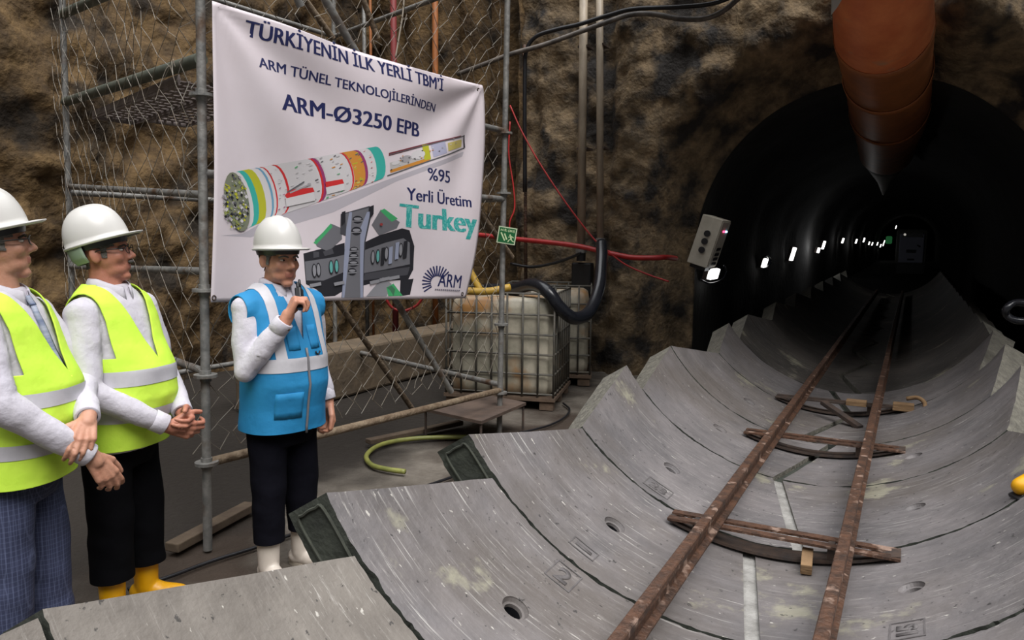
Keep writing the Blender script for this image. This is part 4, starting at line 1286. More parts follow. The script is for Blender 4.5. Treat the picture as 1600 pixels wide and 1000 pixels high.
# ------------------------------------------------------------------ people
def voxel(mb, size, smooth=3, fac=0.5):
    """one continuous skin around overlapping shapes"""
    bmesh.ops.recalc_face_normals(mb.bm, faces=mb.bm.faces[:])
    me = bpy.data.meshes.new('tmp')
    mb.bm.to_mesh(me); mb.bm.free()
    o = bpy.data.objects.new('tmp', me)
    COL.objects.link(o)
    m = o.modifiers.new('r', 'REMESH'); m.mode = 'VOXEL'; m.voxel_size = size; m.adaptivity = 0
    if smooth:
        s_ = o.modifiers.new('s', 'SMOOTH'); s_.factor = fac; s_.iterations = smooth
    dg = bpy.context.evaluated_depsgraph_get(); dg.update()
    r = bpy.data.meshes.new_from_object(o.evaluated_get(dg), depsgraph=dg)
    bpy.data.objects.remove(o); bpy.data.meshes.remove(me)
    return r
def caps(b, p0, p1, r0, r1, n=14):
    p0, p1 = Vector(p0), Vector(p1)
    d = (p1 - p0); L = d.length; d.normalize()
    x = d.orthogonal().normalized(); y = d.cross(x)
    rr = []
    for k in range(1, 5):
        a = math.pi / 2 * k / 4
        rr.append((p0 - d * r0 * math.cos(a), r0 * math.sin(a)))
    for k in range(4, 0, -1):
        a = math.pi / 2 * k / 4
        rr.append((p1 + d * r1 * math.cos(a), r1 * math.sin(a)))
    b.rings([[c + (x * math.cos(2 * math.pi * j / n) + y * math.sin(2 * math.pi * j / n)) * r for j in range(n)] for c, r in rr])
def sup(t, e):
    c, s_ = math.cos(t), math.sin(t)
    return math.copysign(abs(c) ** e, c), math.copysign(abs(s_) ** e, s_)
def loft(b, prof, grow=0.0, n=40, e=0.86):
    rr = []
    for z, rx, ry, cx, cy in prof:
        rr.append([Vector((cx + sup(2 * math.pi * k / n, e)[0] * (rx + grow), cy + sup(2 * math.pi * k / n, e)[1] * (ry + grow), z)) for k in range(n)])
    b.rings(rr)
def hand(b, W, f, t, curls, thumb, s_=1.0, spread=1.0):
    """W wrist, f along the palm, t towards the thumb; palm faces p; curls in degrees per finger (index..little)"""
    f = Vector(f).normalized(); t = Vector(t); t = (t - f * t.dot(f)).normalized()
    p = thumb['p']; p = Vector(p); p = (p - f * p.dot(f) - t * p.dot(t)).normalized()
    W = Vector(W)
    offs = (0.029, 0.010, -0.010, -0.028)
    lens = (0.090, 0.094, 0.088, 0.078)
    segs = ((0.040, 0.025, 0.020), (0.045, 0.028, 0.021), (0.041, 0.026, 0.020), (0.032, 0.020, 0.017))
    caps(b, W - f * 0.03 * s_, W + f * 0.02 * s_, 0.027 * s_, 0.027 * s_)
    for k in range(4):
        kn = W + (f * lens[k] + t * offs[k]) * s_
        caps(b, W + (f * 0.012 + t * offs[k] * 0.55) * s_, kn, 0.0155 * s_, 0.0120 * s_)
        q = kn
        ang = 0
        dsp = t * (0.10 * (1.5 - k) * spread * 0.5)
        for j in range(3):
            ang += math.radians(curls[k][j])
            d = (f * math.cos(ang) + p * math.sin(ang) + dsp * max(0, math.cos(ang))).normalized()
            q2 = q + d * segs[k][j] * s_
            r0 = (0.0098, 0.0088, 0.0080)[j] * (0.9 if k == 3 else 1) * s_
            caps(b, q, q2, r0, r0 * 0.92, 10)
            q = q2
    q = W + (f * 0.022 + t * 0.022 + p * 0.006) * s_
    for dv_, L, r0 in zip(thumb['d'], (0.046, 0.034, 0.027), (0.016, 0.0118, 0.0105)):
        d = (f * dv_[0] + t * dv_[1] + p * dv_[2]).normalized()
        q2 = q + d * L * s_
        caps(b, q, q2, r0 * s_, r0 * 0.9 * s_, 10)
        q = q2
class Head:
    def __init__(s, c, yaw, pitch, sc=1.0, roll=0.0):
        s.c = Vector(c); s.sc = sc
        s.R = (Matrix.Rotation(yaw, 3, 'Z') @ Matrix.Rotation(pitch, 3, 'X') @ Matrix.Rotation(roll, 3, 'Y'))
        s.Ri = s.R.inverted()
    def P(s, p): return s.c + s.R @ (Vector(p) * s.sc)
    def L(s, p): return (s.Ri @ (Vector(p) - s.c)) / s.sc
def head_prims(b, h, neck_base, jaw=1.0):
    def E(c, r): b.ell(h.P(c), [x * h.sc for x in r], h.R, 3)
    E((0, 0.018, 0.035), (0.075, 0.094, 0.083))
    E((0, -0.022, -0.02), (0.066 * jaw, 0.070, 0.075))
    E((0, -0.030, -0.068), (0.056 * jaw, 0.054, 0.040))
    E((0.03 * jaw, -0.015, -0.075), (0.026, 0.045, 0.030)); E((-0.03 * jaw, -0.015, -0.075), (0.026, 0.045, 0.030))
    E((0, -0.062, -0.103), (0.028, 0.022, 0.018))
    E((0, -0.052, -0.060), (0.038, 0.038, 0.034))
    E((0, -0.078, 0.024), (0.050, 0.016, 0.010))
    E((0, -0.058, 0.055), (0.058, 0.034, 0.040))
    for s_ in (-1, 1):
        E((s_ * 0.036, -0.060, -0.024), (0.026, 0.024, 0.028))
        E((s_ * 0.012, -0.092, -0.033), (0.0095, 0.012, 0.0085))
        b.ell(h.P((s_ * 0.077, 0.014, -0.008)), (0.010 * h.sc, 0.020 * h.sc, 0.033 * h.sc), h.R @ Matrix.Rotation(math.radians(-14), 3, 'X') @ Matrix.Rotation(math.radians(s_ * -16), 3, 'Z'), 2)
    caps(b, h.P((0, -0.084, 0.010)), h.P((0, -0.107, -0.026)), 0.0085 * h.sc, 0.0125 * h.sc)
    E((0, -0.082, -0.0575), (0.023, 0.012, 0.0060)); E((0, -0.080, -0.070), (0.021, 0.0115, 0.0065))
    caps(b, h.P((0, 0.012, -0.05)), neck_base, 0.056 * h.sc, 0.062 * h.sc, 18)
def bulge(me, h, items):
    for v in me.vertices:
        l = h.L(v.co)
        if l.z < -0.14 or abs(l.x) > 0.12 or l.z > 0.15 or abs(l.y) > 0.15: continue
        d = Vector((0, 0, 0))
        for c, s_, push in items:
            g = math.exp(-((l - Vector(c)).length / s_) ** 2)
            if g > 0.01: d += Vector(push) * g
        if d.length > 0: v.co += h.R @ (d * h.sc)
def submesh(me, pred, off, name, m, parent, smooth=True, thick=0.0, disp=None):
    """faces of a skin chosen by pred, lifted off along their normals, as a garment piece of its own"""
    bm = bmesh.new(); bm.from_mesh(me)
    bm.normal_update()
    kill = [f for f in bm.faces if not pred(f.calc_center_median())]
    bmesh.ops.delete(bm, geom=kill, context='FACES')
    bm.normal_update()
    for v in bm.verts:
        v.co = v.co + v.normal * off
        if disp: v.co = v.co + disp(v.co)
    m2 = bpy.data.meshes.new(name)
    bm.to_mesh(m2); bm.free()
    o = link(name, m2, m, None, smooth)
    place_child_local(o, parent)
    if thick:
        md = o.modifiers.new('thick', 'SOLIDIFY'); md.thickness = thick; md.offset = 1
    return o
def slice_mesh(me, planes):
    bm = bmesh.new(); bm.from_mesh(me)
    for co, no in planes:
        bmesh.ops.bisect_plane(bm, geom=bm.verts[:] + bm.edges[:] + bm.faces[:], plane_co=co, plane_no=no, dist=1e-5)
    bm.to_mesh(me); bm.free()
def child(name, me, m, parent, smooth=True):
    o = link(name, me, m, None, smooth)
    place_child_local(o, parent)
    return o
def mbchild(b, name, m, parent, smooth=True):
    o = b.build(name, m, None, smooth)
    place_child_local(o, parent)
    return o
M_hat = mat('white_hat_plastic', srgb(205, 203, 199), rough=0.28)
M_shirt = mat('white_shirt_cotton', srgb(206, 202, 210), srgb(196, 192, 203), scale=5, rough=0.8, bump=0.6, bscale=9)
M_silver = mat('silver_reflective', srgb(186, 184, 190), srgb(202, 200, 206), scale=9, rough=0.45)
M_hiviz = mat('yellow_vest_cloth', srgb(216, 250, 84), srgb(200, 242, 70), scale=4, rough=0.75, bump=0.3, bscale=8)
M_bluev = mat('blue_vest_cloth', srgb(34, 136, 190), srgb(28, 126, 180), scale=4, rough=0.75, bump=0.3, bscale=8)
M_ntr = mat('navy_trouser_cloth', srgb(13, 13, 20), srgb(18, 18, 26), scale=6, rough=0.9, bump=0.3, bscale=9, spec=0.08)
M_eyew = mat('eye_white', srgb(205, 196, 188), rough=0.3)
M_eyed = mat('eye_dark', srgb(34, 26, 22), rough=0.2)
M_brow = mat('dark_brow_hair', srgb(66, 54, 46), srgb(44, 36, 32), scale=60, rough=0.9)
def skin(name, c1, c2):
    m = mat(name, c1, c2, scale=9, rough=0.5, bump=0.12, bscale=60)
    m.node_tree.nodes['Principled BSDF'].inputs['Subsurface Weight'].default_value = 0.08
    m.node_tree.nodes['Principled BSDF'].inputs['Subsurface Radius'].default_value = (0.02, 0.008, 0.004)
    return m
def hard_hat(h, parent, tilt, headband, hz=0.052):
    """white safety helmet: shell with three ridges, rain rim and peak"""
    T = h.R @ Matrix.Rotation(tilt, 3, 'X')
    o0 = h.P((0, 0.012, hz))
    b = MB()
    n_ = 64
    def rim(t): return Vector((0.100 * math.cos(t), 0.122 * math.sin(t), 0))
    rows = []
    for k in range(15):
        e = math.pi / 2 * k / 14
        rad = math.cos(e) ** 0.82 if k < 14 else 0.0
        z = 0.142 * math.sin(e) ** 0.95
        row = []
        for j in range(n_):
            t = 2 * math.pi * j / n_
            p = rim(t) * max(rad, 0.02)
            rid = 0.0055 * sum(math.exp(-((p.x - c) / 0.010) ** 2) for c in (0.0,)) * sstep(0.2, 0.7, e) 
            rid += 0.0035 * sum(math.exp(-((p.x - c) / 0.008) ** 2) for c in (0.036, -0.036)) * sstep(0.3, 0.8, e)
            row.append(o0 + T @ (Vector((p.x, p.y, z + rid)) * h.sc))
        rows.append(row)
    def flange(w0, wp, z):
        row = []
        for j in range(n_):
            t = 2 * math.pi * j / n_
            fr = max(0.0, math.cos(t + math.pi / 2))
            w = w0 + wp * fr ** 1.3
            p = rim(t)
            nrm = Vector((math.cos(t) / 0.112, math.sin(t) / 0.137, 0)).normalized()
            row.append(o0 + T @ ((p + nrm * w + Vector((0, 0, z - 0.10 * w * (1 - 0.2 * fr) + 0.010 * fr * 0))) * h.sc))
        return row
    full = [flange(0.003, 0.036, -0.010), flange(0.006, 0.046, -0.004), flange(0.006, 0.046, 0.0), flange(0.002, 0.022, 0.001)] + rows
    b.rings(full, cap0=False, cap1=True)
    hat = mbchild(b, 'hard_hat', M_hat, parent)
    md = hat.modifiers.new('t', 'SOLIDIFY'); md.thickness = 0.0025
    b = MB()
    rr = []
    for z, k in ((-0.030, 0.86), (-0.012, 0.90), (0.004, 0.92)):
        rr.append([o0 + T @ ((rim(2 * math.pi * j / 40) * k + Vector((0, 0, z))) * h.sc) for j in range(40)])
    b.rings(rr, cap0=False, cap1=False)
    hb = mbchild(b, 'suspension_band', M_black, hat)
    if headband:
        b = MB()
        rr = []
        for z, k in ((-0.075, 0.80), (-0.05, 0.92), (-0.02, 0.95), (0.0, 0.95)):
            rr.append([o0 + T @ ((rim(math.radians(a)) * k + Vector((0, 0, z))) * h.sc) for a in range(20, 161, 7)])
        R_ = [[b.v(p) for p in r] for r in rr]
        for A, B in zip(R_, R_[1:]):
            for q in range(len(A) - 1): b.f((A[q], A[q + 1], B[q + 1], B[q]))
        hb = mbchild(b, 'nape_strap', mat('pale_green_strap', srgb(150, 168, 150), rough=0.6), hat)
        md = hb.modifiers.new('t', 'SOLIDIFY'); md.thickness = 0.003
    return hat
def glasses(h, parent):
    b = MB()
    for s_ in (-1, 1):
        b.tube([h.P((s_ * 0.032 + 0.024 * math.cos(a), -0.104 + 0.006 * abs(math.cos(a)), 0.002 + 0.016 * math.sin(a))) for a in [2 * math.pi * k / 16 for k in range(16)]], 0.0016 * h.sc, 6, closed=True)
        b.tube([h.P((s_ * 0.057, -0.098, 0.008)), h.P((s_ * 0.074, -0.06, 0.010)), h.P((s_ * 0.080, 0.0, 0.012)), h.P((s_ * 0.080, 0.022, 0.0))], 0.0022 * h.sc, 6)
    b.tube([h.P((-0.009, -0.106, 0.006)), h.P((0.009, -0.106, 0.006))], 0.0016 * h.sc, 6)
    mbchild(b, 'glasses', mat('dark_glasses_frame', srgb(30, 26, 26), rough=0.3), parent)
def person(name_loc, phi, s, label, cfg):
    root = empty('person', name_loc, label, 'person', rz=phi)
    S = lambda p: Vector(p) * s
    belly = cfg.get('belly', 0.0)
    prof = [(0.70, .150, .120, 0, 0), (0.78, .172, .138, 0, 0), (0.90, .184, .146 + belly * .5, 0, -.004 - belly * .4), (1.02, .184, .150 + belly, 0, -.012 - belly * .8), (1.14, .184, .146 + belly * .8, 0, -.014 - belly * .6), (1.26, .190, .136 + belly * .2, 0, -.006), (1.36, .192, .118, 0, .002), (1.42, .176, .100, 0, .010), (1.465, .130, .082, 0, .018), (1.50, .078, .066, 0, .022)]
    prof = [(z * s, rx * s, ry * s, cx, cy * s) for z, rx, ry, cx, cy in prof]
    hd = Head(S(cfg['head']), cfg['hyaw'], cfg['hpitch'], s * cfg.get('hsc', 1.0), cfg.get('hroll', 0.0))
    neck = S((0, 0.022, 1.455))
    M_sk = cfg['skin']
    A = {k: S(v) for k, v in cfg['arm'].items()}
    # ---- body: one skin from head to boots
    b = MB()
    head_prims(b, hd, neck, cfg.get('jaw', 1.0))
    loft(b, prof, -0.030)
    for sd in ('R', 'L'):
        sh, el, wr = A[sd + 's'], A[sd + 'e'], A[sd + 'w']
        caps(b, sh, el, 0.045 * s, 0.036 * s); caps(b, el, wr, 0.038 * s, 0.026 * s)
        hcfg = cfg['hand' + sd]
        hand(b, wr, hcfg['f'], hcfg['t'], hcfg['c'], hcfg['th'], s * 1.14)
        caps(b, sh, S((0, 0.01, 1.36)), 0.05 * s, 0.06 * s)
    for sx_, ft in ((-1, cfg['feet'][0]), (1, cfg['feet'][1])):
        hp, kn, an = S((sx_ * 0.095, 0, 0.90)), S(((sx_ * 0.095 + ft[0]) / 2, ft[1] / 2 - 0.015, 0.50)), S((ft[0], ft[1], 0.09))
        caps(b, hp, kn, 0.075 * s, 0.055 * s); caps(b, kn, an, 0.05 * s, 0.030 * s)
    body = voxel(b, 0.0044, 3)
    bm = bmesh.new(); bm.from_mesh(body)
    hv = [v for v in bm.verts if (hd.L(v.co) - Vector((0, -0.03, -0.03))).length < 0.135 and hd.L(v.co).z > -0.15]
    for _ in range(7): bmesh.ops.smooth_vert(bm, verts=hv, factor=0.5, use_axis_x=True, use_axis_y=True, use_axis_z=True)
    bm.to_mesh(body); bm.free()
    bulge(body, hd, [((0.031, -0.088, 0.004), 0.013, (0, 0.008, 0)), ((-0.031, -0.088, 0.004), 0.013, (0, 0.008, 0)),
                     ((0, -0.095, -0.0635), 0.007, (0, 0.003, 0)), ((0.05, -0.07, -0.05), 0.02, (-0.002, 0.004, 0)), ((-0.05, -0.07, -0.05), 0.02, (0.002, 0.004, 0))])
    bo = child('body', body, [M_sk, mat('lip_skin', srgb(170, 110, 94), rough=0.5)], root)
    for f in body.polygons:
        l = hd.L(f.center)
        if abs(l.x) < 0.023 and l.y < -0.080 and -0.075 < l.z < -0.053: f.material_index = 1
    # ---- eyes, brows, hair
    for sx_ in (-1, 1):
        e = MB(); c = hd.P((sx_ * 0.031, -0.0725, 0.003))
        e.ell(c, (0.0125 * hd.sc, 0.0125 * hd.sc, 0.0056 * hd.sc), hd.R, 3)
        eo = e.build('eye', [M_eyew, M_eyed]); place_child_local(eo, root)
        look = hd.R @ Vector((cfg.get('gaze', 0.0), -1, 0.0)).normalized()
        for f in eo.data.polygons:
            f.use_smooth = True
            if (f.center - c).normalized().dot(look) > 0.84: f.material_index = 1
        e = MB()
        e.tube(spline([hd.P((sx_ * 0.013, -0.091, 0.016)), hd.P((sx_ * 0.032, -0.0885, 0.021)), hd.P((sx_ * 0.050, -0.072, 0.014))], 4), 0.0042 * hd.sc, 6)
        mbchild(e, 'eyebrow', cfg.get('brow', M_brow), root)
    def hairp(c):
        l = hd.L(c)
        if l.z < -0.055 or abs(l.x) > 0.088: return False
        if l.z > 0.02 and l.y > -0.055: return l.length < 0.13 and not (abs(l.x) > 0.074 and -0.02 < l.y < 0.04 and l.z < 0.03)
        if l.y > 0.045 and l.z > -0.055 and l.length < 0.14: return True
        if abs(l.x) > 0.05 and -0.030 < l.y < -0.008 and l.z > -0.02 and l.z < 0.04: return True
        return False
    submesh(body, hairp, 0.005, 'hair', cfg['hair'], root)
    hard_hat(hd, root, cfg.get('hat_tilt', 0.0), cfg.get('strap', False))
    if cfg.get('glasses'): glasses(hd, root)
    if cfg.get('moustache'):
        e = MB(); e.ell(hd.P((0, -0.094, -0.048)), (0.026 * hd.sc, 0.010 * hd.sc, 0.0075 * hd.sc), hd.R, 3)
        mbchild(e, 'moustache', cfg['hair'], root)
    # ---- shirt
    b = MB()
    loft(b, prof[1:], 0.004)
    for sd in ('R', 'L'):
        sh, el, wr = A[sd + 's'], A[sd + 'e'], A[sd + 'w']
        caps(b, S((0.09 * (1 if sd == 'L' else -1), 0.015, 1.40)), sh, 0.07 * s, 0.066 * s)
        caps(b, sh, el, 0.070 * s, 0.058 * s)
        fd = (wr - el).normalized()
        we = wr - fd * 0.022
        caps(b, el, el.lerp(we, 0.82), 0.059 * s, 0.046 * s)
        caps(b, el.lerp(we, 0.80), we - fd * 0.012, 0.044 * s, 0.040 * s)
    sh_me = voxel(b, 0.0075, 4)
    # creases of the cloth
    for v in sh_me.vertices:
        k = noise.noise(v.co * 9.0) * 0.6 + noise.noise(Vector((v.co.x * 16 + v.co.z * 6, v.co.y * 10, v.co.z * 7))) * 0.5
        arm = 1.0 if abs(v.co.x) > 0.17 * s or v.co.y < -0.2 * s else 0.3
        v.co += v.normal * 0.017 * k * arm
    sho = child('shirt', sh_me, M_shirt, root)
    for sd in ('R', 'L'):
        el, wr = A[sd + 'e'], A[sd + 'w']
        fd = (wr - el).normalized()
        b = MB()
        c0 = wr - fd * 0.072
        x = fd.orthogonal().normalized(); y = fd.cross(x)
        rr = [[c0 + fd * (0.062 * q) + (x * math.cos(2 * math.pi * j / 24) + y * math.sin(2 * math.pi * j / 24)) * (r * s) for j in range(24)] for q, r in ((0, 0.043), (0.05, 0.0465), (0.95, 0.0455), (1.0, 0.043), (1.0, 0.035))]
        b.rings(rr, cap0=False, cap1=False)
        cf = mbchild(b, 'cuff', M_shirt, sho)
        if sd == cfg.get('link'):
            b = MB(); q = c0 + fd * 0.03 + (Vector((0.25, -0.9, -0.3)).normalized()) * 0.047 * s
            b.ell(q, (0.007, 0.007, 0.007)); mbchild(b, 'cufflink', M_dsteel, sho)
    # collar with an open front
    b = MB()
    rr = []
    for q, (z, r, ry) in enumerate(((1.445, 0.088, 0.084), (1.50, 0.074, 0.076), (1.525, 0.070, 0.074), (1.522, 0.078, 0.082), (1.475, 0.096, 0.098))):
        row = []
        for a in range(-78, 259, 8):
            t = math.radians(a + 0.0)
            fr = max(0.0, -math.sin(t))
            row.append(S((r * math.cos(t), 0.018 + ry * math.sin(t) - 0.010 * fr, z - 0.035 * fr ** 1.2 - (0.018 * fr if q == 4 else 0))))
        rr.append(row)
    R_ = [[b.v(p) for p in r] for r in rr]
    for A_r, B_r in zip(R_, R_[1:]):
        for q in range(len(A_r) - 1): b.f((A_r[q], A_r[q + 1], B_r[q + 1], B_r[q]))
    co = mbchild(b, 'collar', M_shirt, sho)
    md = co.modifiers.new('t', 'SOLIDIFY'); md.thickness = 0.004
    if cfg.get('tie'):
        b = MB()
        def fy(z):
            zs = z * s
            for (z0, _, r0, _, c0), (z1, _, r1, _, c1) in zip(prof, prof[1:]):
                if z0 <= zs <= z1:
                    t = (zs - z0) / (z1 - z0); return (c0 + (c1 - c0) * t) - (r0 + (r1 - r0) * t)
            return -0.1
        for z0, z1, w0, w1 in ((1.47, 1.435, 0.020, 0.024), (1.435, 1.16, 0.020, 0.038)):
            N = 8
            rows = []
            for i in range(N + 1):
                z = z0 + (z1 - z0) * i / N; w = w0 + (w1 - w0) * i / N
                y = fy(z) - 0.012 - (0.006 if z > 1.43 else 0)
                if z > 1.42: y = min(y, -0.075)
                rows.append([S((-w, 0, z)) + Vector((0, y + 0.006, 0)), S((0, 0, z)) + Vector((0, y - 0.004, 0)), S((w, 0, z)) + Vector((0, y + 0.006, 0)), S((0, 0, z)) + Vector((0, y + 0.012, 0))])
            b.rings(rows)
        mbchild(b, 'tie', cfg['tie'], root)
    # ---- vest
    zv, kk = cfg.get('vneck', (1.20, 3.3))
    hem = cfg.get('hem', 0.76)
    b = MB()
    vp = [(z, rx, ry, cx, cy) for z, rx, ry, cx, cy in prof]
    vp[0] = ((hem - 0.04) * s, 0.192 * s, 0.158 * s, 0, -0.004 * s)
    vp[1] = (0.80 * s, 0.192 * s, 0.156 * s, 0, -0.004 * s)
    loft(b, vp, 0.020)
    for sx_ in (-1, 1):
        caps(b, S((sx_ * 0.09, 0.012, 1.395)), S((sx_ * 0.195, 0.008, 1.375)), 0.088 * s, 0.082 * s)
    vm = voxel(b, 0.0085, 5)
    aw = cfg.get('armx', 0.188) * s
    az = 1.20 * s
    bands = cfg['bands']
    pl = [((0, 0, hem * s), (0, 0, 1)), ((aw, 0, 0), (1, 0, 0)), ((-aw, 0, 0), (1, 0, 0)), ((0, 0, az), (0, 0, 1)),
          ((0, 0, zv * s), Vector((-kk, 0, 1))), ((0, 0, zv * s), Vector((kk, 0, 1))), ((0, 0, 1.475 * s), (0, 0, 1)), ((0, -0.04, 0), (0, 1, 0))]
    for z0, z1 in bands: pl += [((0, 0, z0 * s), (0, 0, 1)), ((0, 0, z1 * s), (0, 0, 1))]
    if cfg.get('braces'): pl += [((x, 0, 0), (1, 0, 0)) for x in (-0.145, -0.10, 0.10, 0.145)]
    gap = cfg.get('gap', 0.0)
    if gap: pl += [((gap, 0, 0), (1, 0, 0)), ((-gap, 0, 0), (1, 0, 0))]
    slice_mesh(vm, pl)
    def crease(c):
        k = noise.noise(Vector((c.x * 6, c.y * 6, c.z * 5 + 3)))
        k2 = noise.noise(Vector((c.x * 13 + c.z * 5, c.y * 8, c.z * 9)))
        return Vector((0.005 * k, (0.010 * k + 0.004 * k2) * (1 if c.y < 0 else 0.4), 0))
    def inv(c):
        if c.z < hem * s: return False
        if abs(c.x) > aw and c.z > az: return False
        if c.z > 1.475 * s and math.hypot(c.x, c.y - 0.02) < 0.10 * s: return False
        if c.y < -0.0 and c.z > zv * s + kk * abs(c.x): return False
        if c.y < 0.02 and abs(c.x) < 0.075 * s and c.z > 1.44 * s: return False
        if gap and c.y < -0.04 and abs(c.x) < gap and c.z < zv * s: return False
        return True
    vo = submesh(vm, inv, 0.0, 'vest', cfg['vest'], root, thick=0.005, disp=crease)
    for z0, z1 in bands:
        submesh(vm, lambda c: inv(c) and z0 * s < c.z < z1 * s, 0.0075, 'reflective_band', M_silver, vo, disp=crease)
    if cfg.get('braces'):
        submesh(vm, lambda c: inv(c) and 0.10 < abs(c.x) < 0.145 and c.z > bands[0][1] * s and (c.z > az or True), 0.0075, 'reflective_brace', M_silver, vo, disp=crease)
    # ---- trousers
    b = MB()
    loft(b, [(z, rx - 0.004, ry - 0.006, cx, cy) for z, rx, ry, cx, cy in prof[:4]], 0.0)
    tz = cfg['trouser_end']
    for sx_, ft in ((-1, cfg['feet'][0]), (1, cfg['feet'][1])):
        hp, kn, an = S((sx_ * 0.092, 0, 0.84)), S(((sx_ * 0.095 + ft[0]) / 2, ft[1] / 2 - 0.012, 0.50)), S((ft[0], ft[1], 0.0))
        caps(b, hp, kn, 0.100 * s, cfg.get('knee', 0.084) * s, 20)
        e = kn.lerp(an, (0.50 - tz) / 0.50)
        caps(b, kn, e, cfg.get('knee', 0.084) * s, cfg.get('cuffr', 0.066) * s, 20)
    tm = voxel(b, 0.008, 5)
    slice_mesh(tm, [((0, 0, (tz + 0.01) * s), (0, 0, 1))])
    bm = bmesh.new(); bm.from_mesh(tm)
    bmesh.ops.delete(bm, geom=[f for f in bm.faces if f.calc_center_median().z < (tz + 0.01) * s], context='FACES')
    for v in bm.verts:
        k = noise.noise(Vector((v.co.x * 9, v.co.y * 9, v.co.z * 8)))
        n2 = noise.noise(Vector((v.co.x * 4, v.co.y * 4, v.co.z * 14 + 7)))
        v.co += v.normal * (0.007 * k + 0.008 * n2 * sstep(0.6, 0.2, v.co.z))
    bm.to_mesh(tm); bm.free()
    tr = child('trousers', tm, cfg['trousers'], root)
    md = tr.modifiers.new('t', 'SOLIDIFY'); md.thickness = 0.004; md.offset = -1
    # ---- boots or shoes
    for sx_, ft in ((-1, cfg['feet'][0]), (1, cfg['feet'][1])):
        b = MB()
        d = Vector((math.sin(ft[2]), -math.cos(ft[2]), 0))
        an = S((ft[0], ft[1], 0))
        if cfg['shoe'] == 'boot':
            top = cfg.get('boot_top', 0.34)
            caps(b, an + Vector((0, 0, 0.075)), an + Vector((0, 0.0, top)), 0.052, 0.064, 20)
        else:
            caps(b, an + Vector((0, 0, 0.065)), an + Vector((0, 0, 0.10)), 0.044, 0.042, 18)
        caps(b, an - d * 0.035 + Vector((0, 0, 0.048)), an + d * 0.05 + Vector((0, 0, 0.052)), 0.044, 0.046, 18)
        caps(b, an + d * 0.05 + Vector((0, 0, 0.046)), an + d * 0.155 + Vector((0, 0, 0.040)), 0.046, 0.038, 18)
        m_ = voxel(b, 0.007, 4)
        for v in m_.vertices:
            if v.co.z < 0.014: v.co.z = 0.014
        if cfg['shoe'] == 'boot':
            slice_mesh(m_, [((0, 0, cfg.get('boot_top', 0.34)), (0, 0, 1))])
        bt = child('boot' if cfg['shoe'] == 'boot' else 'shoe', m_, cfg['shoe_mat'], root)
        b = MB()
        ol = []
        n_ = 28
        sdv = Vector((-d.y, d.x, 0))
        for k in range(n_):
            t = 2 * math.pi * k / n_
            lx_, ly_ = math.cos(t), math.sin(t)
            ol.append(an + d * (0.058 + 0.138 * lx_) + sdv * ((0.046 if lx_ > 0 else 0.042) * math.copysign(abs(ly_) ** 0.8, ly_)))
        b.rings([[p + Vector((0, 0, z)) for p in ol] for z in (0.001, 0.022)])
        mbchild(b, 'sole', cfg.get('sole', M_black), bt, False)
    return root, hd
def facing(px, a):
    """turn of a figure seen at column px: 0 faces the camera, 90 shows its left-to-right profile facing right"""
    u = ray(px, 500); u.z = 0; u.normalize()
    th = math.radians(a)
    rt = Vector((u.y, -u.x, 0))
    d = -u * math.cos(th) + rt * math.sin(th)
    return math.atan2(d.x, -d.y)
D = math.radians
M_sk1 = skin('tanned_skin', srgb(196, 142, 118), srgb(178, 122, 98))
M_sk2 = skin('ruddy_skin', srgb(192, 132, 108), srgb(168, 108, 88))
M_sk3 = skin('fair_skin', srgb(198, 150, 126), srgb(180, 126, 102))
M_greyhair = mat('grey_hair', srgb(120, 116, 112), srgb(84, 80, 78), scale=70, rough=0.9, bump=0.5, bscale=120)
M_dkhair = mat('dark_grey_hair', srgb(70, 66, 64), srgb(104, 100, 98), scale=70, rough=0.9, bump=0.5, bscale=120)
def plaid(name):
    m = mat(name, srgb(56, 62, 90), srgb(46, 52, 78), scale=5, rough=0.85, bump=0.25, bscale=9)
    n = m.node_tree
    bs = n.nodes['Principled BSDF']
    src = bs.inputs['Base Color'].links[0].from_socket
    t = n.nodes.new('ShaderNodeTexCoord')
    last = src
    for ax, sc_, dd in (('X', 26, 0), ('Y', 26, 0), ('Z', 16, 1)):
        w = n.nodes.new('ShaderNodeTexWave'); w.wave_type = 'BANDS'; w.bands_direction = ax
        w.inputs['Scale'].default_value = sc_
        n.links.new(t.outputs['Object'], w.inputs['Vector'])
        r = n.nodes.new('ShaderNodeMapRange'); r.inputs['From Min'].default_value = 0.86; r.inputs['From Max'].default_value = 0.97; r.inputs['To Max'].default_value = 0.14 if dd else 0.2
        n.links.new(w.outputs['Fac'], r.inputs['Value'])
        x = n.nodes.new('ShaderNodeMix'); x.data_type = 'RGBA'
        n.links.new(r.outputs[0], x.inputs['Factor']); n.links.new(last, x.inputs['A'])
        x.inputs['B'].default_value = srgb(120, 130, 165)
        last = x.outputs['Result']
    n.links.new(last, bs.inputs['Base Color'])
    return m
relaxed = [(14, 22, 16), (18, 26, 18), (22, 28, 20), (26, 30, 22)]
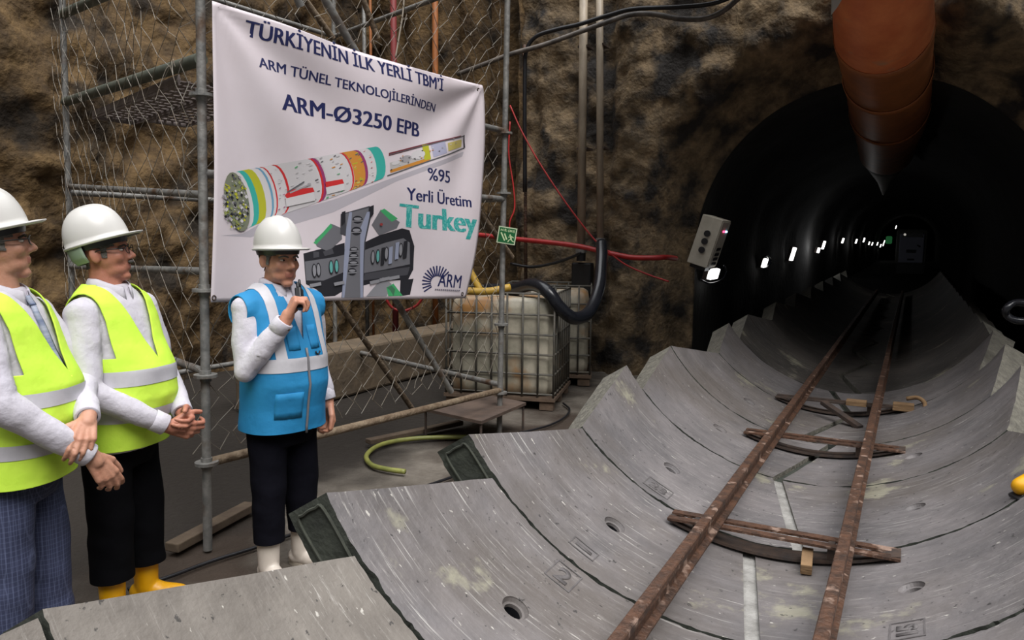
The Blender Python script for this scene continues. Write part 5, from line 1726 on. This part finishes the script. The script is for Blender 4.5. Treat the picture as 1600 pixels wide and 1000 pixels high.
# the man in the blue vest speaking into a radio
def nearer(p, k): return Vector((p[0] * k, p[1] * k, 0))
P3L = nearer((-2.80, 2.86), 0.99)
p3, h3 = person(P3L, facing(445, 37), 1.0, 'person in blue vest and white rubber boots speaking into a radio before the banner', dict(
    belly=0.02, head=(-0.01, -0.02, 1.615), hsc=1.08, brow=M_greyhair, hyaw=D(-4), hpitch=D(2), hat_tilt=D(-4), jaw=1.06, skin=M_sk1, hair=M_greyhair, gaze=0.15,
    arm=dict(Rs=(-.190, .0, 1.385), Re=(-.238, -.055, 1.10), Rw=(-.125, -.215, 1.345), Ls=(.190, .0, 1.385), Le=(.245, .035, 1.11), Lw=(.265, -.035, .865)),
    handR=dict(f=(0.42, -0.15, 0.9), t=(0.30, 0.75, -0.1), c=[(62, 66, 40), (66, 66, 40), (68, 68, 40), (70, 68, 40)], th=dict(p=(0.75, -0.45, -0.4), d=((0.75, 0.5, 0.45), (0.8, 0.15, 0.6), (0.75, -0.1, 0.65)))),
    handL=dict(f=(0.02, -0.06, -1), t=(0, -1, 0.05), c=[(30, 48, 34), (34, 50, 36), (38, 50, 36), (40, 50, 36)], th=dict(p=(-1, 0, 0), d=((0.75, 0.45, 0.3), (0.9, 0.15, 0.3), (0.95, 0.0, 0.3)))),
    link='R', vest=M_bluev, vneck=(1.23, 4.2), hem=0.785, bands=[(1.085, 1.15)], braces=True, armx=0.230, gap=0.0,
    trousers=M_ntr, trouser_end=0.20, cuffr=0.072, knee=0.088, feet=((-0.10, 0.0, -0.15), (0.12, 0.02, 0.25)), shoe='boot', boot_top=0.36, shoe_mat=mat('white_boot_rubber', srgb(214, 204, 194), srgb(196, 186, 174), scale=6, rough=0.4), sole=mat('pale_sole', srgb(170, 160, 146), rough=0.7)))
# the man in yellow vest and yellow boots
P2L = nearer((-3.16, 2.21), 0.99)
p2, h2 = person(P2L, facing(195, 52), 1.01, 'person in yellow vest and yellow boots with hands clasped', dict(
    belly=0.035, head=(0.0, 0.035, 1.632), hsc=1.08, hyaw=D(24), hpitch=D(-9), hat_tilt=D(-8), strap=True, jaw=1.05, skin=M_sk2, hair=M_dkhair, glasses=True, moustache=True,
    arm=dict(Rs=(-.190, .0, 1.385), Re=(-.265, -.07, 1.08), Rw=(-.055, -.285, .895), Ls=(.190, .0, 1.385), Le=(.255, -.05, 1.09), Lw=(.075, -.27, .92)),
    handR=dict(f=(0.55, -0.55, -0.25), t=(0.1, -0.35, 0.9), c=[(30, 50, 30), (34, 50, 30), (38, 52, 30), (42, 54, 30)], th=dict(p=(0.6, 0.6, -0.1), d=((0.6, 0.6, 0.2), (0.8, 0.3, 0.4), (0.9, 0.0, 0.4)))),
    handL=dict(f=(-0.50, -0.62, -0.25), t=(-0.1, -0.4, 0.9), c=[(40, 50, 30), (44, 50, 30), (46, 52, 30), (48, 54, 30)], th=dict(p=(-0.6, 0.6, -0.1), d=((0.6, 0.6, 0.2), (0.8, 0.3, 0.4), (0.9, 0.0, 0.4)))),
    vest=M_hiviz, vneck=(1.18, 3.0), hem=0.80, bands=[(0.925, 0.975), (1.08, 1.145)], armx=0.168,
    trousers=mat('black_trouser_cloth', srgb(8, 8, 11), srgb(12, 12, 15), scale=6, rough=0.9, bump=0.3, bscale=9, spec=0.08), trouser_end=0.19, cuffr=0.088, knee=0.096, feet=((-0.09, 0.0, -0.1), (0.11, -0.02, 0.25)), shoe='boot', boot_top=0.33, shoe_mat=mat('yellow_boot_rubber', srgb(226, 168, 10), srgb(210, 150, 8), scale=5, rough=0.4)))
# the man at the left edge
P1L = nearer((-3.20, 1.78), 0.95)
p1, h1 = person(P1L, facing(40, 62), 1.02, 'person in yellow vest, tie and blue checked trousers at the left edge', dict(
    belly=0.03, head=(0.0, 0.03, 1.655), hsc=1.12, hyaw=D(26), hpitch=D(-9), hat_tilt=D(-6), skin=M_sk3, hair=M_greyhair, glasses=True,
    tie=mat('striped_tie', srgb(96, 110, 142), srgb(170, 176, 190), scale=3, rough=0.6, stretch=(1, 1, 14)),
    arm=dict(Rs=(-.190, .0, 1.385), Re=(-.255, -.09, 1.115), Rw=(-.085, -.315, .875), Ls=(.190, .0, 1.385), Le=(.215, -.15, 1.12), Lw=(-.050, -.290, 1.012)),
    handR=dict(f=(0.30, -0.40, -0.85), t=(0.6, -0.5, 0.3), c=[(16, 30, 20), (20, 32, 22), (24, 34, 22), (28, 36, 24)], th=dict(p=(0.3, 0.7, -0.2), d=((0.75, 0.5, 0.3), (0.9, 0.2, 0.3), (0.95, 0.0, 0.3)))),
    handL=dict(f=(-0.80, -0.18, -0.58), t=(0.0, 0.75, 0.55), c=[(28, 44, 26), (30, 46, 28), (32, 46, 28), (36, 48, 28)], th=dict(p=(0.5, 0.5, -0.6), d=((0.6, 0.7, 0.1), (0.85, 0.4, 0.3), (0.9, 0.1, 0.4)))),
    vest=M_hiviz, vneck=(1.18, 3.0), hem=0.785, bands=[(0.895, 0.95), (1.075, 1.13)], armx=0.168,
    trousers=plaid('blue_checked_cloth'), trouser_end=0.05, cuffr=0.085, knee=0.095, feet=((-0.11, 0.03, -0.1), (0.11, -0.03, 0.2)), shoe='shoe', shoe_mat=mat('brown_leather', srgb(132, 66, 46), srgb(110, 54, 38), scale=7, rough=0.4)))
# ------------------------------------------------------------------ the radio in the speaker's hand
Mw = Matrix.Translation(p3.location) @ p3.rotation_euler.to_matrix().to_4x4()
def w3(p): return Mw @ Vector(p)
ra = Vector((-0.055, -0.232, 1.395)); rb = Vector((-0.030, -0.190, 1.50))
up_ = (w3(rb) - w3(ra)).normalized()
side = up_.cross(Mw.to_3x3() @ Vector((0.5, -0.8, 0))).normalized()
fw = side.cross(up_)
Rr_ = Matrix((side, fw, up_)).transposed()
rc = w3(ra)
radio = empty('handheld_radio', rc, 'black handheld radio held to the mouth of the person in blue vest', 'radio')
b = MB(); b.box(rc + up_ * 0.045, (0.048, 0.030, 0.105), Rr_.to_4x4(), bev=0.006); b.build('housing', M_black, radio)
b = MB(); b.tube([rc + up_ * 0.10 + side * 0.016, rc + up_ * 0.145 + side * 0.016, rc + up_ * 0.15 + side * 0.016], [0.0075, 0.006, 0.003], 10); b.build('antenna', M_black, radio, smooth=True)
b = MB(); b.tube([rc + up_ * 0.10 - side * 0.013, rc + up_ * 0.122 - side * 0.013], 0.008, 12); b.build('knob', M_black, radio, auto=0.6)
# yellow boot of somebody standing just outside the frame
yb = pt(1578, 774, 'x', 0.44)
root = empty('rubber_boot', yb, 'yellow rubber boot tip poking in at the right edge above a seam', 'boot')
d = Vector((-0.80, -0.42, -0.42)).normalized()
tip_ = yb + Vector((0, 0, 0.02))
b = MB()
caps(b, tip_ - d * 0.05, tip_ - d * 0.16, 0.040, 0.048, 18)
caps(b, tip_ - d * 0.16, tip_ - d * 0.24, 0.046, 0.048, 18)
caps(b, tip_ - d * 0.22, tip_ - d * 0.24 + Vector((0.02, 0, 0.30)), 0.054, 0.064, 18)
o = child('upper', voxel(b, 0.008, 4), MATS['yellow_boot_rubber'], root); o.matrix_parent_inverse = Matrix.Translation(yb).inverted()
b = MB(); b.bar(tip_ - d * 0.02 - Vector((0, 0, 0.042)), tip_ - d * 0.27 - Vector((0, 0, 0.042)), 0.085, 0.022, bev=0.008); b.build('sole', M_black, root)
# pockets and zip of the blue vest
vest3 = [c for c in p3.children if c.name.startswith('vest')][0]
dgr = bpy.context.evaluated_depsgraph_get(); dgr.update()
def on_vest(x, z, lift):
    me_ = vest3.data
    best = None
    for v in me_.vertices:
        if v.co.y < 0:
            dd = (v.co.x - x) ** 2 + (v.co.z - z) ** 2
            if best is None or dd < best[0]: best = (dd, v.co.y)
    return Vector((x, best[1] - lift, z))
b = MB()
b.tube([on_vest(0.0, z, 0.010) for z in [0.775 + 0.035 * k for k in range(13)]], 0.0065, 6)
mbchild(b, 'zip', mat('grey_zip', srgb(120, 118, 122), rough=0.5), vest3)
def pocket(x0, x1, z0, z1, name='pocket'):
    b = MB()
    n_ = 8
    V = [[b.v(on_vest(x0 + (x1 - x0) * i / n_, z0 + (z1 - z0) * j / 4, 0.010)) for j in range(5)] for i in range(n_ + 1)]
    for i in range(n_):
        for j in range(4): b.f((V[i][j], V[i + 1][j], V[i + 1][j + 1], V[i][j + 1]))
    o = mbchild(b, name, M_bluev, vest3)
    md = o.modifiers.new('t', 'SOLIDIFY'); md.thickness = 0.006
pocket(-0.155, -0.03, 0.86, 0.985)
pocket(0.03, 0.085, 1.19, 1.30)
pocket(-0.088, -0.03, 1.19, 1.30)
b = MB(); q = on_vest(0.06, 1.175, 0.016); b.tube([q + Vector((0.012 * math.cos(a), 0, -0.016 * abs(math.sin(a)))) for a in [math.pi * k / 8 for k in range(9)]], 0.004, 6)
mbchild(b, 'clip', M_black, vest3)
